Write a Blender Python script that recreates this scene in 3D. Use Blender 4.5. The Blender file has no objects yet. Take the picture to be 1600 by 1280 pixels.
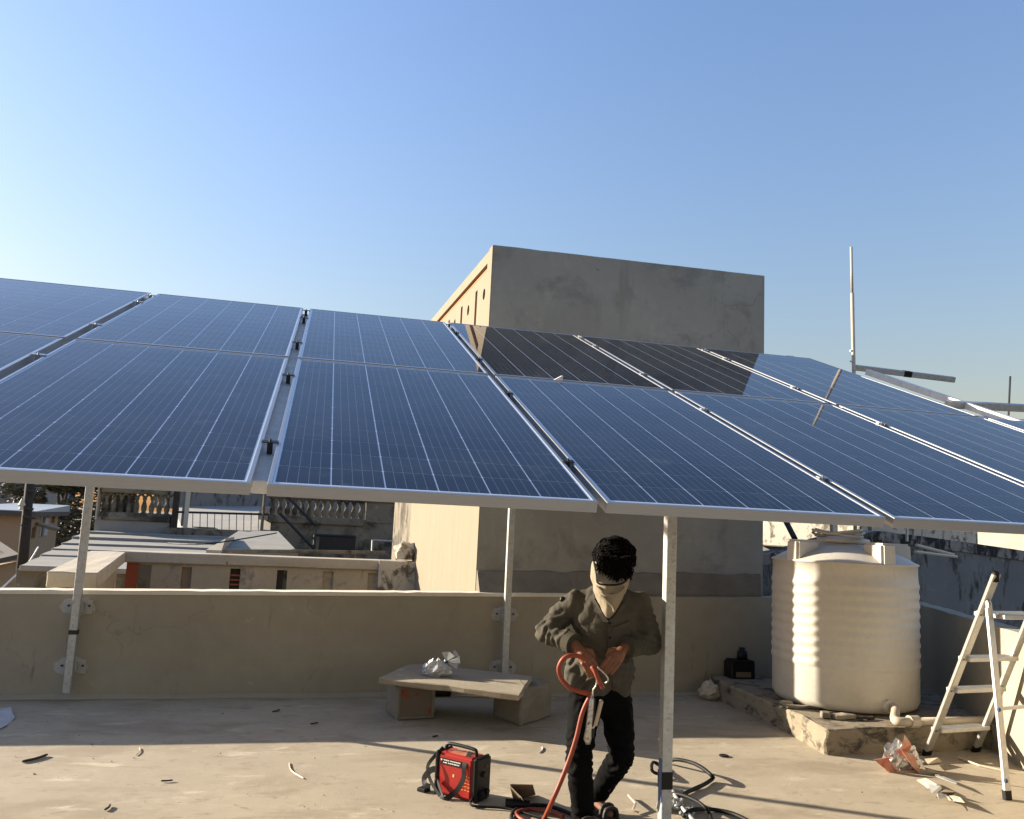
import bpy, bmesh, math, random
from mathutils import Vector, Matrix, noise
random.seed(7)
D = bpy.data
SC = bpy.context.scene
COL = SC.collection

# ------------------------------------------------------------------ camera
F, PITCH, ROLL, YAW, EYE = 1317.6, .1354, .0466, .2244, 1.6


def _cam_rows():
    cp, sp = math.cos(PITCH), math.sin(PITCH)
    r, u, f = Vector((1, 0, 0)), Vector((0, -sp, cp)), Vector((0, cp, sp))
    cr, sr = math.cos(ROLL), math.sin(ROLL)
    rows = [cr * r + sr * u, -sr * r + cr * u, f]
    c, s = math.cos(YAW), math.sin(YAW)
    return [Vector((v.x * c + v.y * s, -v.x * s + v.y * c, v.z)) for v in rows]


CR, CU, CF = _cam_rows()
CAM = Vector((0, 0, EYE))
cd = D.cameras.new('camera')
cam = D.objects.new('camera', cd)
COL.objects.link(cam)
cd.sensor_width = 36
cd.lens = F / 1600 * 36
cd.clip_start, cd.clip_end = .05, 4000
cam.matrix_world = Matrix(((CR.x, CU.x, -CF.x, 0), (CR.y, CU.y, -CF.y, 0), (CR.z, CU.z, -CF.z, EYE), (0, 0, 0, 1)))
SC.camera = cam

# ------------------------------------------------------------------ sky, sun, exposure
SUN_AZ, SUN_EL = math.radians(148.5), math.radians(17)      # azimuth counter-clockwise from +X
w = D.worlds.new('World')
SC.world = w
w.use_nodes = True
nt = w.node_tree
sky = nt.nodes.new('ShaderNodeTexSky')
sky.sky_type = 'NISHITA'
sky.sun_disc = False
sky.sun_elevation = SUN_EL
sky.sun_rotation = math.pi / 2 - SUN_AZ
sky.air_density, sky.dust_density, sky.ozone_density = 2.3, 1.0, 6.0
tint = nt.nodes.new('ShaderNodeMix')                  # camera white balance of the whole sky
tint.data_type, tint.blend_type = 'RGBA', 'MULTIPLY'
tint.inputs[0].default_value = 1
tint.inputs[7].default_value = (1.0, .885, 1.10, 1)
nt.links.new(sky.outputs[0], tint.inputs[6])
nt.links.new(tint.outputs[2], nt.nodes['Background'].inputs[0])
nt.nodes['Background'].inputs[1].default_value = .066
sl = D.lights.new('sun', 'SUN')
sl.energy, sl.angle, sl.color = 3.7, math.radians(.5), (1, .88, .70)
so = D.objects.new('sun', sl)
COL.objects.link(so)
SUN = Vector((math.cos(SUN_AZ) * math.cos(SUN_EL), math.sin(SUN_AZ) * math.cos(SUN_EL), math.sin(SUN_EL)))
so.rotation_euler = SUN.to_track_quat('Z', 'Y').to_euler()
so.location = SUN * 60
SC.view_settings.view_transform = 'Standard'
SC.view_settings.look = 'None'
SC.view_settings.exposure = 1.95
SC.view_settings.gamma = 1
SC.render.engine = 'CYCLES'
SC.cycles.use_denoising = True
SC.cycles.max_bounces = 7


# ------------------------------------------------------------------ measuring helpers (photo pixel -> point in the place)
def ray(x, y):
    return CR * ((x - 800) / F) - CU * ((y - 640) / F) + CF


def at(x, y, Y):                       # the point seen at a pixel on the plane at depth Y
    d = ray(x, y)
    return CAM + d * (Y / d.y)


def atx(x, y, X):
    d = ray(x, y)
    return CAM + d * (X / d.x)


def fl(x, y, z=0.0):                   # ... on the horizontal plane z
    d = ray(x, y)
    return CAM + d * ((z - EYE) / d.z)


FWD = Vector((math.sin(YAW), math.cos(YAW), 0))
RGT = Vector((math.cos(YAW), -math.sin(YAW), 0))
UP = Vector((0, 0, 1))


def vp(x, y, d):                       # ... on the upright plane facing the camera at distance d
    r = ray(x, y)
    return CAM + r * (d / r.dot(FWD))


# ------------------------------------------------------------------ materials
def _n(nt, t, **kw):
    n = nt.nodes.new(t)
    for k, v in kw.items():
        setattr(n, k, v)
    return n


def _noise(nt, vec, scale, detail=6, rough=.55, dist=0):
    n = _n(nt, 'ShaderNodeTexNoise')
    n.inputs['Scale'].default_value = scale
    n.inputs['Detail'].default_value = detail
    n.inputs['Roughness'].default_value = rough
    n.inputs['Distortion'].default_value = dist
    nt.links.new(vec, n.inputs['Vector'])
    return n.outputs['Fac']


def _ramp(nt, fac, a, b, ca=(0, 0, 0, 1), cb=(1, 1, 1, 1)):
    r = _n(nt, 'ShaderNodeValToRGB')
    r.color_ramp.elements[0].position, r.color_ramp.elements[1].position = a, b
    r.color_ramp.elements[0].color, r.color_ramp.elements[1].color = ca, cb
    nt.links.new(fac, r.inputs[0])
    return r.outputs[0]


def _mix(nt, fac, a, b):
    m = _n(nt, 'ShaderNodeMix', data_type='RGBA')
    for sock, val in ((m.inputs[0], fac), (m.inputs[6], a), (m.inputs[7], b)):
        if hasattr(val, 'links') or isinstance(val, bpy.types.NodeSocket):
            nt.links.new(val, sock)
        elif isinstance(val, (int, float)):
            sock.default_value = val
        else:
            sock.default_value = (*val, 1)
    return m.outputs[2]


def new_mat(name):
    m = D.materials.new(name)
    m.use_nodes = True
    nt = m.node_tree
    b = nt.nodes['Principled BSDF']
    geo = _n(nt, 'ShaderNodeNewGeometry')
    return m, nt, b, geo.outputs['Position']


def surf(name, c, rough=.8, metal=0.0, var=.12, scale=8, bump=.15, bscale=60, c2=None, patch=None, streak=None, spec=.3, coat=0, stretch=None, bdist=.004, crack=None):
    """base colour with mottling (c2), shaped stains (patch = (colour, scale, lo, hi)) and fine relief"""
    m, nt, b, pos = new_mat(name)
    if stretch:
        mp = _n(nt, 'ShaderNodeMapping')
        mp.inputs['Scale'].default_value = stretch
        nt.links.new(pos, mp.inputs[0])
        vec = mp.outputs[0]
    else:
        vec = pos
    c2 = c2 or tuple(x * (1 - var * 2.2) for x in c)
    col = _mix(nt, _ramp(nt, _noise(nt, vec, scale, 8, .62), .3, .7), c, c2)
    col = _mix(nt, _ramp(nt, _noise(nt, vec, scale * 9, 4, .6), .25, .75, (0, 0, 0, 1), (.45, .45, .45, 1)), col, tuple(x * .72 for x in c))
    for p in ([patch] if patch and not isinstance(patch[0][0], tuple) else (patch or [])):
        pc, ps, lo, hi = p[:4]
        pv = pos
        if len(p) > 4:
            mp = _n(nt, 'ShaderNodeMapping')
            mp.inputs['Scale'].default_value = p[4]
            nt.links.new(pos, mp.inputs[0])
            pv = mp.outputs[0]
        col = _mix(nt, _ramp(nt, _noise(nt, pv, ps, 9, .68, .4), lo, hi), col, pc)
    if crack:
        warp = _n(nt, 'ShaderNodeVectorMath', operation='MULTIPLY_ADD')
        nz = _n(nt, 'ShaderNodeTexNoise')
        nz.inputs['Scale'].default_value = 3.5
        nz.inputs['Detail'].default_value = 6
        nt.links.new(pos, nz.inputs['Vector'])
        nt.links.new(nz.outputs['Color'], warp.inputs[0])
        warp.inputs[1].default_value = (.5, .5, .5)
        nt.links.new(pos, warp.inputs[2])
        vo = _n(nt, 'ShaderNodeTexVoronoi', feature='DISTANCE_TO_EDGE')
        vo.inputs['Scale'].default_value = crack
        nt.links.new(warp.outputs[0], vo.inputs['Vector'])
        line = _ramp(nt, vo.outputs['Distance'], .0015, .005, (1, 1, 1, 1), (0, 0, 0, 1))
        msk = _ramp(nt, _noise(nt, pos, .8, 3), .54, .66)
        mm_ = _n(nt, 'ShaderNodeMath', operation='MULTIPLY')
        nt.links.new(line, mm_.inputs[0])
        nt.links.new(msk, mm_.inputs[1])
        sc_ = _n(nt, 'ShaderNodeMath', operation='MULTIPLY')
        nt.links.new(mm_.outputs[0], sc_.inputs[0])
        sc_.inputs[1].default_value = .42
        col = _mix(nt, sc_.outputs[0], col, tuple(x * .4 for x in c))
    nt.links.new(col, b.inputs['Base Color'])
    b.inputs['Roughness'].default_value = rough
    b.inputs['Metallic'].default_value = metal
    b.inputs['Specular IOR Level'].default_value = spec
    b.inputs['Coat Weight'].default_value = coat
    if bump:
        bp = _n(nt, 'ShaderNodeBump')
        bp.inputs['Strength'].default_value = bump
        bp.inputs['Distance'].default_value = bdist
        nt.links.new(_noise(nt, vec, bscale, 6, .7), bp.inputs['Height'])
        nt.links.new(bp.outputs[0], b.inputs['Normal'])
    return m


M = {}
M['floor'] = surf('floor_concrete', (.435, .373, .28), .9, scale=1.1, c2=(.35, .298, .222), bump=.45, bscale=85, bdist=.005, crack=.55,
                  patch=[((.30, .25, .18), 1.3, .50, .62, (.8, 1.5, 1)), ((.50, .44, .34), 3.2, .58, .68, (.6, 1.6, 1)), ((.27, .22, .16), 8, .58, .68, (.7, 1.3, 1)), ((.25, .205, .15), 24, .60, .70, (.7, 1.3, 1)), ((.56, .50, .40), 16, .66, .72, (.5, 1.5, 1))])
M['wall'] = surf('parapet_plaster', (.37, .33, .255), .92, scale=.9, c2=(.30, .265, .2), bump=.4, bscale=30, crack=.7,
                 patch=[((.26, .23, .175), 1.6, .55, .8), ((.19, .165, .125), 2.2, .62, .74, (3, 3, .6)), ((.43, .39, .32), 7, .64, .76)])
M['coping'] = surf('coping_plaster', (.74, .68, .57), .9, scale=3, c2=(.66, .60, .49), bump=.5, bscale=45, patch=((.22, .19, .15), 9, .66, .76))
M['cement'] = surf('tower_cement', (.335, .325, .285), .93, scale=1.3, c2=(.255, .245, .21), bump=.5, bscale=26, crack=.6,
                   patch=[((.20, .195, .175), 2.4, .52, .66), ((.37, .33, .26), 3.2, .60, .76), ((.24, .225, .19), 1.8, .56, .70, (3, 3, .5)), ((.17, .16, .14), 11, .66, .74)])
M['cream'] = surf('cream_paint', (.265, .222, .158), .88, scale=2.2, c2=(.225, .188, .133), bump=.4, bscale=40, stretch=(3, 3, .6),
                  patch=((.42, .35, .25), 6, .62, .8))
M['ledge'] = surf('rough_cement', (.23, .20, .155), .95, scale=4, c2=(.15, .13, .1), bump=1, bscale=25, bdist=.012)
M['red'] = surf('red_oxide_paint', (.36, .095, .045), .8, scale=9, bump=.2, c2=(.28, .08, .04))
M['brickred'] = surf('orange_brick_band', (.45, .19, .085), .85, scale=12, bump=.2, c2=(.33, .13, .06))
M['alu'] = surf('aluminium_frame', (.34, .34, .335), .45, .5, scale=12, var=.05, bump=.06, bscale=200, stretch=(1, 1, 12), coat=1)
M['alu'].node_tree.nodes['Principled BSDF'].inputs['Coat Roughness'].default_value = .18
M['galv'] = surf('galvanised_steel', (.42, .43, .42), .5, .55, scale=22, c2=(.55, .56, .55), bump=.12, bscale=90,
                 patch=((.33, .33, .31), 40, .52, .62))
M['galv_lit'] = surf('lit_galvanised', (.78, .76, .71), .55, .0, scale=12, bump=.12, bscale=90)  # paler copy of the steel: light on the rafters is put into its colour
M['steel_dark'] = surf('dark_steel', (.05, .05, .05), .5, .6, bump=.1)
M['black'] = surf('black_plastic', (.008, .008, .008), .5, bump=.1, spec=.3)
M['rubber'] = surf('black_rubber', (.010, .010, .0105), .6, bump=.1, spec=.22)
M['tank'] = surf('tank_plastic', (.60, .565, .495), .45, scale=2.5, c2=(.54, .505, .435), bump=.05, bscale=20, spec=.45,
                 patch=[((.46, .41, .33), 3, .6, .8, (2, 2, .5)), ((.30, .26, .2), 7, .74, .8, (1, 1, .4))])
M['plinth'] = surf('plinth_concrete', (.30, .25, .18), .95, scale=3, c2=(.22, .185, .135), bump=.8, bscale=28, bdist=.01,
                   patch=[((.075, .065, .05), 6, .50, .62, (1, 1, 1.8)), ((.5, .44, .34), 11, .64, .70)])
M['pvc'] = surf('pvc_pipe', (.55, .47, .36), .45, scale=6, bump=.05)
M['ladder'] = surf('ladder_aluminium', (.60, .59, .56), .42, .55, scale=14, bump=.08, stretch=(2, 2, 2))
M['grey_weather'] = surf('weathered_grey', (.22, .22, .215), .95, scale=1.8, c2=(.15, .15, .15), bump=.5, bscale=20,
                         patch=[((.05, .05, .048), 3.2, .52, .64, (2, 2, .7)), ((.30, .29, .27), 6, .62, .72)])
M['moss'] = surf('moss_stained_concrete', (.23, .20, .15), .95, scale=2, c2=(.14, .12, .09), bump=.6, bscale=18,
                 patch=[((.045, .04, .032), 1.6, .48, .60), ((.30, .26, .2), 5, .62, .7)])
M['terrace_cream'] = surf('old_cream_plaster', (.46, .39, .28), .92, scale=2, c2=(.37, .31, .22), bump=.4, bscale=25,
                          patch=[((.24, .21, .17), 3.5, .56, .66), ((.10, .09, .075), 7, .67, .72)])
M['old_coping'] = surf('old_coping', (.50, .44, .34), .92, scale=3, c2=(.40, .35, .27), bump=.5, bscale=25,
                       patch=[((.06, .055, .05), 6, .64, .69), ((.3, .26, .2), 10, .6, .7)])
M['stained_white'] = surf('stained_whitewash', (.54, .50, .42), .92, scale=3, bump=.5, bscale=25,
                          patch=[((.12, .105, .08), 5, .50, .60, (1, 1, .8)), ((.2, .17, .13), 11, .60, .66)])
M['white_paint'] = surf('cream_white_paint', (.54, .50, .41), .85, scale=2, bump=.2)
M['slab'] = surf('roof_slab', (.30, .285, .25), .95, scale=2.5, c2=(.22, .21, .185), bump=.5, bscale=16, patch=((.12, .115, .1), 4, .6, .72))
M['terrace'] = surf('terrace_floor', (.36, .34, .30), .9, scale=1.5, bump=.3, bscale=12)
M['ochre'] = surf('ochre_house_paint', (.34, .25, .165), .9, scale=1.2, c2=(.28, .2, .13), bump=.3, bscale=10)
M['greyhouse'] = surf('grey_house_paint', (.25, .245, .235), .9, scale=1.0, bump=.2, bscale=8)
M['darkroof'] = surf('dark_roof', (.10, .09, .08), .9, scale=2, bump=.4, bscale=10)
M['sheet'] = surf('blue_grey_sheet', (.36, .40, .44), .5, scale=2, bump=.1)
M['window'] = surf('dark_window', (.02, .02, .022), .3, bump=0)
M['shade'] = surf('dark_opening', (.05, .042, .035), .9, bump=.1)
M['darkpost'] = surf('dark_brown_post', (.045, .036, .028), .85, bump=.3)
M['bark'] = surf('bark', (.08, .065, .05), .95, bump=.6, bscale=30)
M['ground'] = surf('dusty_ground', (.24, .20, .15), .95, scale=.2, c2=(.17, .15, .11), bump=.3, bscale=2)
M['building'] = surf('house_body', (.32, .27, .2), .92, scale=.6, bump=.3, bscale=8)
M['stone'] = surf('stone_slab', (.34, .29, .215), .92, scale=5, c2=(.27, .23, .17), bump=.6, bscale=40, patch=((.44, .385, .29), 7, .58, .7))
M['block'] = surf('concrete_block', (.24, .21, .16), .95, scale=4, c2=(.18, .155, .12), bump=.7, bscale=35)
M['boxred'] = surf('box_red_paint', (.20, .16, .12), .9, scale=4, bump=.5, patch=((.30, .055, .025), 6, .56, .60))
M['jacket'] = surf('jacket_cloth', (.078, .071, .057), .9, scale=9, c2=(.06, .055, .045), bump=.35, bscale=260, bdist=.002, spec=.15)
M['jacket_hem'] = surf('jacket_edge', (.06, .055, .042), .9, bump=.3, bscale=260, spec=.15)
M['trousers'] = surf('black_trousers', (.004, .004, .0043), .85, scale=9, bump=.3, bscale=220, bdist=.002, spec=.06)
M['skin'] = surf('skin', (.21, .085, .045), .55, scale=20, var=.1, bump=.15, bscale=200, bdist=.001)
M['hair'] = surf('black_hair', (.004, .0035, .003), .85, bump=.2, bscale=200, spec=.08)
M['lens'] = surf('tinted_lens', (.27, .25, .21), .12, scale=10, bump=0, spec=.5)
M['scarf'] = surf('cream_cotton', (.30, .255, .19), .9, scale=10, var=.06, bump=.3, bscale=250, bdist=.002, spec=.1)
M['leather'] = surf('sandal_leather', (.03, .024, .02), .6, bump=.3, bscale=120)
M['cable_red'] = surf('red_cable', (.28, .056, .028), .5, bump=.05)
M['cable_tan'] = surf('tan_cable', (.55, .42, .28), .5, bump=.05)
M['brass'] = surf('bright_metal', (.62, .60, .55), .35, .8, bump=.2, bscale=90, patch=((.1, .09, .08), 60, .55, .62))
M['redcase'] = surf('red_enamel', (.40, .022, .018), .35, scale=20, var=.06, bump=.04, spec=.5)
M['whiteprint'] = surf('white_print', (.75, .74, .70), .6, bump=0)
M['yellowprint'] = surf('yellow_print', (.75, .55, .15), .6, bump=0)
M['bag'] = surf('crumpled_plastic', (.55, .56, .56), .18, scale=14, c2=(.32, .34, .36), bump=.5, bscale=22, spec=.6, coat=.6)
M['foil'] = surf('silver_foil', (.55, .53, .5), .25, .75, bump=.6, bscale=25)
M['foilred'] = surf('red_print_foil', (.50, .10, .05), .35, .1, scale=14, bump=.5, bscale=25, c2=(.55, .40, .3))
M['paper'] = surf('scrap_paper', (.55, .49, .38), .85, bump=.3, bscale=40)
M['card'] = surf('brown_card', (.24, .18, .12), .9, bump=.3, bscale=40)
M['whitesheet'] = surf('white_sheet', (.55, .57, .60), .6, bump=.4, bscale=30)
M['wood'] = surf('dark_twig', (.05, .042, .035), .9, bump=.4)
M['bluetape'] = surf('blue_smear', (.10, .16, .36), .5, bump=.1)
M['patch'] = surf('white_cement_patch', (.47, .46, .43), .92, scale=20, bump=.4, bscale=60)
M['rivet'] = surf('blue_plastic', (.05, .09, .2), .4, bump=0)


def cell_mat():
    m, nt, b, pos = new_mat('solar_cell')
    tc = _n(nt, 'ShaderNodeTexCoord')
    sx = _n(nt, 'ShaderNodeSeparateXYZ')
    nt.links.new(tc.outputs['Object'], sx.inputs[0])

    def math_(op, a, bb=None):
        n = _n(nt, 'ShaderNodeMath', operation=op)
        for i, v in enumerate((a, bb)):
            if v is None:
                continue
            if isinstance(v, (int, float)):
                n.inputs[i].default_value = v
            else:
                nt.links.new(v, n.inputs[i])
        return n.outputs[0]
    # five busbars along the cell (printed silver lines)
    fr = math_('FRACT', math_('MULTIPLY', sx.outputs[0], 5 / (.156 * 1.17)))
    line = math_('LESS_THAN', math_('ABSOLUTE', math_('SUBTRACT', fr, .5)), .024)
    oi = _n(nt, 'ShaderNodeObjectInfo')
    vor = _n(nt, 'ShaderNodeTexVoronoi')
    vor.inputs['Scale'].default_value = 95
    nt.links.new(pos, vor.inputs['Vector'])
    base = _mix(nt, oi.outputs['Random'], (.004, .0065, .0125), (.0065, .0105, .019))
    base = _mix(nt, math_('MULTIPLY', vor.outputs['Color'], .35), base, (.012, .024, .055))
    base = _mix(nt, line, base, (.135, .155, .185))
    dust = _ramp(nt, _noise(nt, pos, 1.6, 8, .6, .6), .40, .75, (.004, .004, .004, 1), (.060, .060, .060, 1))
    smear = _ramp(nt, _noise(nt, pos, 4.5, 10, .72, 1.2), .57, .68, (0, 0, 0, 1), (.085, .085, .085, 1))
    dsum = math_('ADD', dust, smear)
    base = _mix(nt, dsum, base, (.42, .40, .37))
    nt.links.new(base, b.inputs['Base Color'])
    b.inputs['Roughness'].default_value = .4
    b.inputs['Specular IOR Level'].default_value = 0.0
    b.inputs['Coat Weight'].default_value = 1
    b.inputs['Coat IOR'].default_value = 1.235
    nt.links.new(math_('ADD', math_('MULTIPLY', dsum, .25), .028), b.inputs['Coat Roughness'])
    bp = _n(nt, 'ShaderNodeBump')
    bp.inputs['Strength'].default_value = .05
    bp.inputs['Distance'].default_value = .0015
    nt.links.new(_noise(nt, pos, 14, 3), bp.inputs['Height'])
    nt.links.new(bp.outputs[0], b.inputs['Coat Normal'])
    return m


M['cell'] = cell_mat()
m, nt_, b_, p_ = new_mat('white_backsheet')
b_.inputs['Base Color'].default_value = (.62, .65, .70, 1)
b_.inputs['Coat Weight'].default_value = 1
b_.inputs['Coat Roughness'].default_value = .03
b_.inputs['Coat IOR'].default_value = 1.235
b_.inputs['Specular IOR Level'].default_value = 0
M['backsheet'] = m


def leaf_mat():
    m, nt, b, pos = new_mat('dusty_leaves')
    c = _mix(nt, _ramp(nt, _noise(nt, pos, .9, 4), .35, .65), (.05, .058, .03), (.13, .11, .065))
    c = _mix(nt, _ramp(nt, _noise(nt, pos, 7, 3), .4, .7), c, (.03, .035, .02))
    nt.links.new(c, b.inputs['Base Color'])
    b.inputs['Roughness'].default_value = .7
    return m


M['leaf'] = leaf_mat()


# ------------------------------------------------------------------ mesh helpers
def tag(o, label=None, cat=None, group=None, kind=None):
    for k, v in (('label', label), ('category', cat), ('group', group), ('kind', kind)):
        if v:
            o[k] = v
    return o


def thing(name, loc, label, cat, group=None, rot=None):
    o = D.objects.new(name, None)
    o.empty_display_size = .1
    COL.objects.link(o)
    o.location = loc
    if rot:
        o.rotation_euler = rot
    return tag(o, label, cat, group)


def frame_of(d, up=UP):
    d = Vector(d).normalized()
    up = Vector(up)
    if abs(d.dot(up.normalized())) > .99:
        up = Vector((0, 1, 0)) if abs(d.y) < .9 else Vector((1, 0, 0))
    s = d.cross(up).normalized()
    return s, s.cross(d).normalized(), d


class MB:
    def __init__(self):
        self.v, self.f, self.mi = [], [], []

    def add(self, verts, faces, mi=0):
        o = len(self.v)
        self.v += [Vector(p) for p in verts]
        self.f += [[i + o for i in f] for f in faces]
        self.mi += [mi] * len(faces)
        return self

    def hexa(self, bot, top, mi=0):
        n = len(bot)
        fs = [list(range(n))[::-1], list(range(n, 2 * n))]
        fs += [[i, (i + 1) % n, n + (i + 1) % n, n + i] for i in range(n)]
        return self.add(list(bot) + list(top), fs, mi)

    def box(self, c, s, axes=None, mi=0):
        c = Vector(c)
        ax = axes or (Vector((1, 0, 0)), Vector((0, 1, 0)), Vector((0, 0, 1)))
        h = [Vector(a) * (k / 2) for a, k in zip(ax, s)]
        q = [(-1, -1), (1, -1), (1, 1), (-1, 1)]
        return self.hexa([c + h[0] * a + h[1] * b - h[2] for a, b in q], [c + h[0] * a + h[1] * b + h[2] for a, b in q], mi)

    def beam(self, p0, p1, wd, ht, up=UP, mi=0):
        p0, p1 = Vector(p0), Vector(p1)
        s, u, d = frame_of(p1 - p0, up)
        return self.box((p0 + p1) / 2, (wd, (p1 - p0).length, ht), (s, d, u), mi)

    def tube(self, pts, r, seg=8, cap=True, mi=0):
        pts = [Vector(p) for p in pts]
        n = len(pts)
        rs = r if isinstance(r, (list, tuple)) else [r] * n
        vs = []
        su = None
        for i, p in enumerate(pts):
            d = (pts[min(i + 1, n - 1)] - pts[max(i - 1, 0)])
            if d.length < 1e-9:
                d = Vector((0, 0, 1))
            d.normalize()
            if su is None:
                s, u, _ = frame_of(d)
            else:
                s = su - d * su.dot(d)
                s.normalize()
                u = d.cross(s)
            su = s
            u = d.cross(s)
            for k in range(seg):
                a = 2 * math.pi * k / seg
                vs.append(p + (s * math.cos(a) + u * math.sin(a)) * rs[i])
        fs = [[i * seg + k, i * seg + (k + 1) % seg, (i + 1) * seg + (k + 1) % seg, (i + 1) * seg + k] for i in range(n - 1) for k in range(seg)]
        if cap:
            fs += [list(range(seg))[::-1], [(n - 1) * seg + k for k in range(seg)]]
        return self.add(vs, fs, mi)

    def lathe(self, prof, seg=32, c=(0, 0, 0), mi=0):
        c = Vector(c)
        vs = [c + Vector((r * math.cos(2 * math.pi * k / seg), r * math.sin(2 * math.pi * k / seg), z)) for r, z in prof for k in range(seg)]
        fs = [[i * seg + k, i * seg + (k + 1) % seg, (i + 1) * seg + (k + 1) % seg, (i + 1) * seg + k] for i in range(len(prof) - 1) for k in range(seg)]
        fs += [list(range(seg))[::-1], [(len(prof) - 1) * seg + k for k in range(seg)]]
        return self.add(vs, fs, mi)

    def ball(self, c, r, mi=0, seg=12, rings=8, axes=None):
        c = Vector(c)
        r = r if isinstance(r, (list, tuple)) else (r, r, r)
        ax = axes or (Vector((1, 0, 0)), Vector((0, 1, 0)), Vector((0, 0, 1)))
        vs = [c - ax[2] * r[2]]
        for i in range(1, rings):
            t = math.pi * i / rings
            for k in range(seg):
                a = 2 * math.pi * k / seg
                vs.append(c + ax[0] * (r[0] * math.sin(t) * math.cos(a)) + ax[1] * (r[1] * math.sin(t) * math.sin(a)) - ax[2] * (r[2] * math.cos(t)))
        vs.append(c + ax[2] * r[2])
        fs = [[0, 1 + (k + 1) % seg, 1 + k] for k in range(seg)]
        for i in range(rings - 2):
            o = 1 + i * seg
            fs += [[o + k, o + (k + 1) % seg, o + seg + (k + 1) % seg, o + seg + k] for k in range(seg)]
        o = 1 + (rings - 2) * seg
        fs += [[o + k, o + (k + 1) % seg, len(vs) - 1] for k in range(seg)]
        return self.add(vs, fs, mi)

    def limb(self, p0, p1, r0, r1, seg=12, mi=0):          # capsule with a taper
        p0, p1 = Vector(p0), Vector(p1)
        d = (p1 - p0).normalized()
        pts, rs = [], []
        for k in range(4):
            a = math.pi / 2 * k / 4
            pts.append(p0 - d * (r0 * math.cos(a)))
            rs.append(max(r0 * math.sin(a), .0008))
        pts += [p0, p1]
        rs += [r0, r1]
        for k in range(1, 5):
            a = math.pi / 2 * k / 4
            pts.append(p1 + d * (r1 * math.sin(a)))
            rs.append(max(r1 * math.cos(a), .0008))
        return self.tube(pts, rs, seg, True, mi)

    def build(self, name, mats, parent=None, smooth=False, bevel=0, loc=None, jitter=0, sub=0, bseg=1):
        mats = mats if isinstance(mats, (list, tuple)) else [mats]
        me = D.meshes.new(name)
        loc = Vector(loc) if loc is not None else Vector((0, 0, 0))
        if parent is not None and not parent.get('_local'):
            loc = Vector(parent.location) if parent.get('category') else Vector(parent.get('_org', (0, 0, 0)))
        if parent is not None and parent.get('_local'):
            loc = Vector((0, 0, 0))
        me.from_pydata([v - loc for v in self.v], [], self.f)
        for mm in mats:
            me.materials.append(M[mm] if isinstance(mm, str) else mm)
        me.polygons.foreach_set('material_index', self.mi)
        bm = bmesh.new()
        bm.from_mesh(me)
        bmesh.ops.recalc_face_normals(bm, faces=bm.faces)
        if bevel:
            bmesh.ops.bevel(bm, geom=[e for e in bm.edges if e.is_manifold and e.calc_face_angle(0) > .5], offset=bevel, segments=bseg, affect='EDGES', clamp_overlap=True)
        if sub:
            bmesh.ops.subdivide_edges(bm, edges=bm.edges, cuts=sub, use_grid_fill=True)
        if jitter:
            for v in bm.verts:
                w = v.co + loc
                v.co += Vector((noise.noise(w * 9), noise.noise(w * 9 + Vector((7, 3, 1))), noise.noise(w * 9 + Vector((1, 9, 4))))) * jitter
        bm.to_mesh(me)
        bm.free()
        if smooth:
            me.polygons.foreach_set('use_smooth', [True] * len(me.polygons))
        o = D.objects.new(name, me)
        COL.objects.link(o)
        if parent is not None:
            o.parent = parent
            o['_org'] = tuple(loc)
        else:
            o.location = loc
            o['_org'] = tuple(loc)
        return o


def bool_cut(o, cutters):
    """cut the shapes of a helper mesh out of o and bake the result"""
    c = cutters.build('cutter', ['shade'], loc=o.location if o.parent is None else None)
    if o.parent is not None:
        c.location = Vector(o.parent.location)
        for v in c.data.vertices:
            v.co -= Vector(o.parent.location)
    md = o.modifiers.new('cut', 'BOOLEAN')
    md.object, md.operation, md.solver = c, 'DIFFERENCE', 'EXACT'
    bpy.context.view_layer.update()
    me = D.meshes.new_from_object(o.evaluated_get(bpy.context.evaluated_depsgraph_get()))
    o.modifiers.clear()
    o.data = me
    D.objects.remove(c)


def catmull(pts, n=6):
    pts = [Vector(p) for p in pts]
    out = []
    for i in range(len(pts) - 1):
        p0, p1, p2, p3 = pts[max(i - 1, 0)], pts[i], pts[i + 1], pts[min(i + 2, len(pts) - 1)]
        for k in range(n):
            t = k / n
            out.append(.5 * ((2 * p1) + (p2 - p0) * t + (2 * p0 - 5 * p1 + 4 * p2 - p3) * t * t + (3 * p1 - p0 - 3 * p2 + p3) * t ** 3))
    return out + [pts[-1]]


# ================================================================== the setting
tag(MB().add([(-2500, -2500, -8), (2500, -2500, -8), (2500, 2500, -8), (-2500, 2500, -8)], [[0, 1, 2, 3]]).build('ground', 'ground'), kind='structure')
# our roof: one slab; its top is the floor everything stands on
fb = MB()
NX, NY = 90, 84
X0_, X1_, Y0_, Y1_ = -8.0, 7.6, -5.0, 8.3
vs, fs = [], []
for j in range(NY + 1):
    for i in range(NX + 1):
        x, y = X0_ + (X1_ - X0_) * i / NX, Y0_ + (Y1_ - Y0_) * j / NY
        vs.append((x, y, .006 * noise.noise(Vector((x * .9, y * .9, 0))) + .003 * noise.noise(Vector((x * 3, y * 3, 5))) - .002))
fs = [[j * (NX + 1) + i, j * (NX + 1) + i + 1, (j + 1) * (NX + 1) + i + 1, (j + 1) * (NX + 1) + i] for j in range(NY) for i in range(NX)]
fb.add(vs, fs)
tag(fb.build('roof_floor', 'floor', smooth=True), kind='structure')
body = MB().box((-.2, 1.6, -4.06), (15.5, 13.2, 8.0))
tag(body.build('house_below', 'building'), 'plastered house whose flat roof carries the solar panels', 'house')


# ------------------------------------------------------------------ back parapet wall (face at about Y = 8)
def wy(x):
    return 7.97 + .03 * x


def wz(x):
    return .915 + .018 * x


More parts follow.
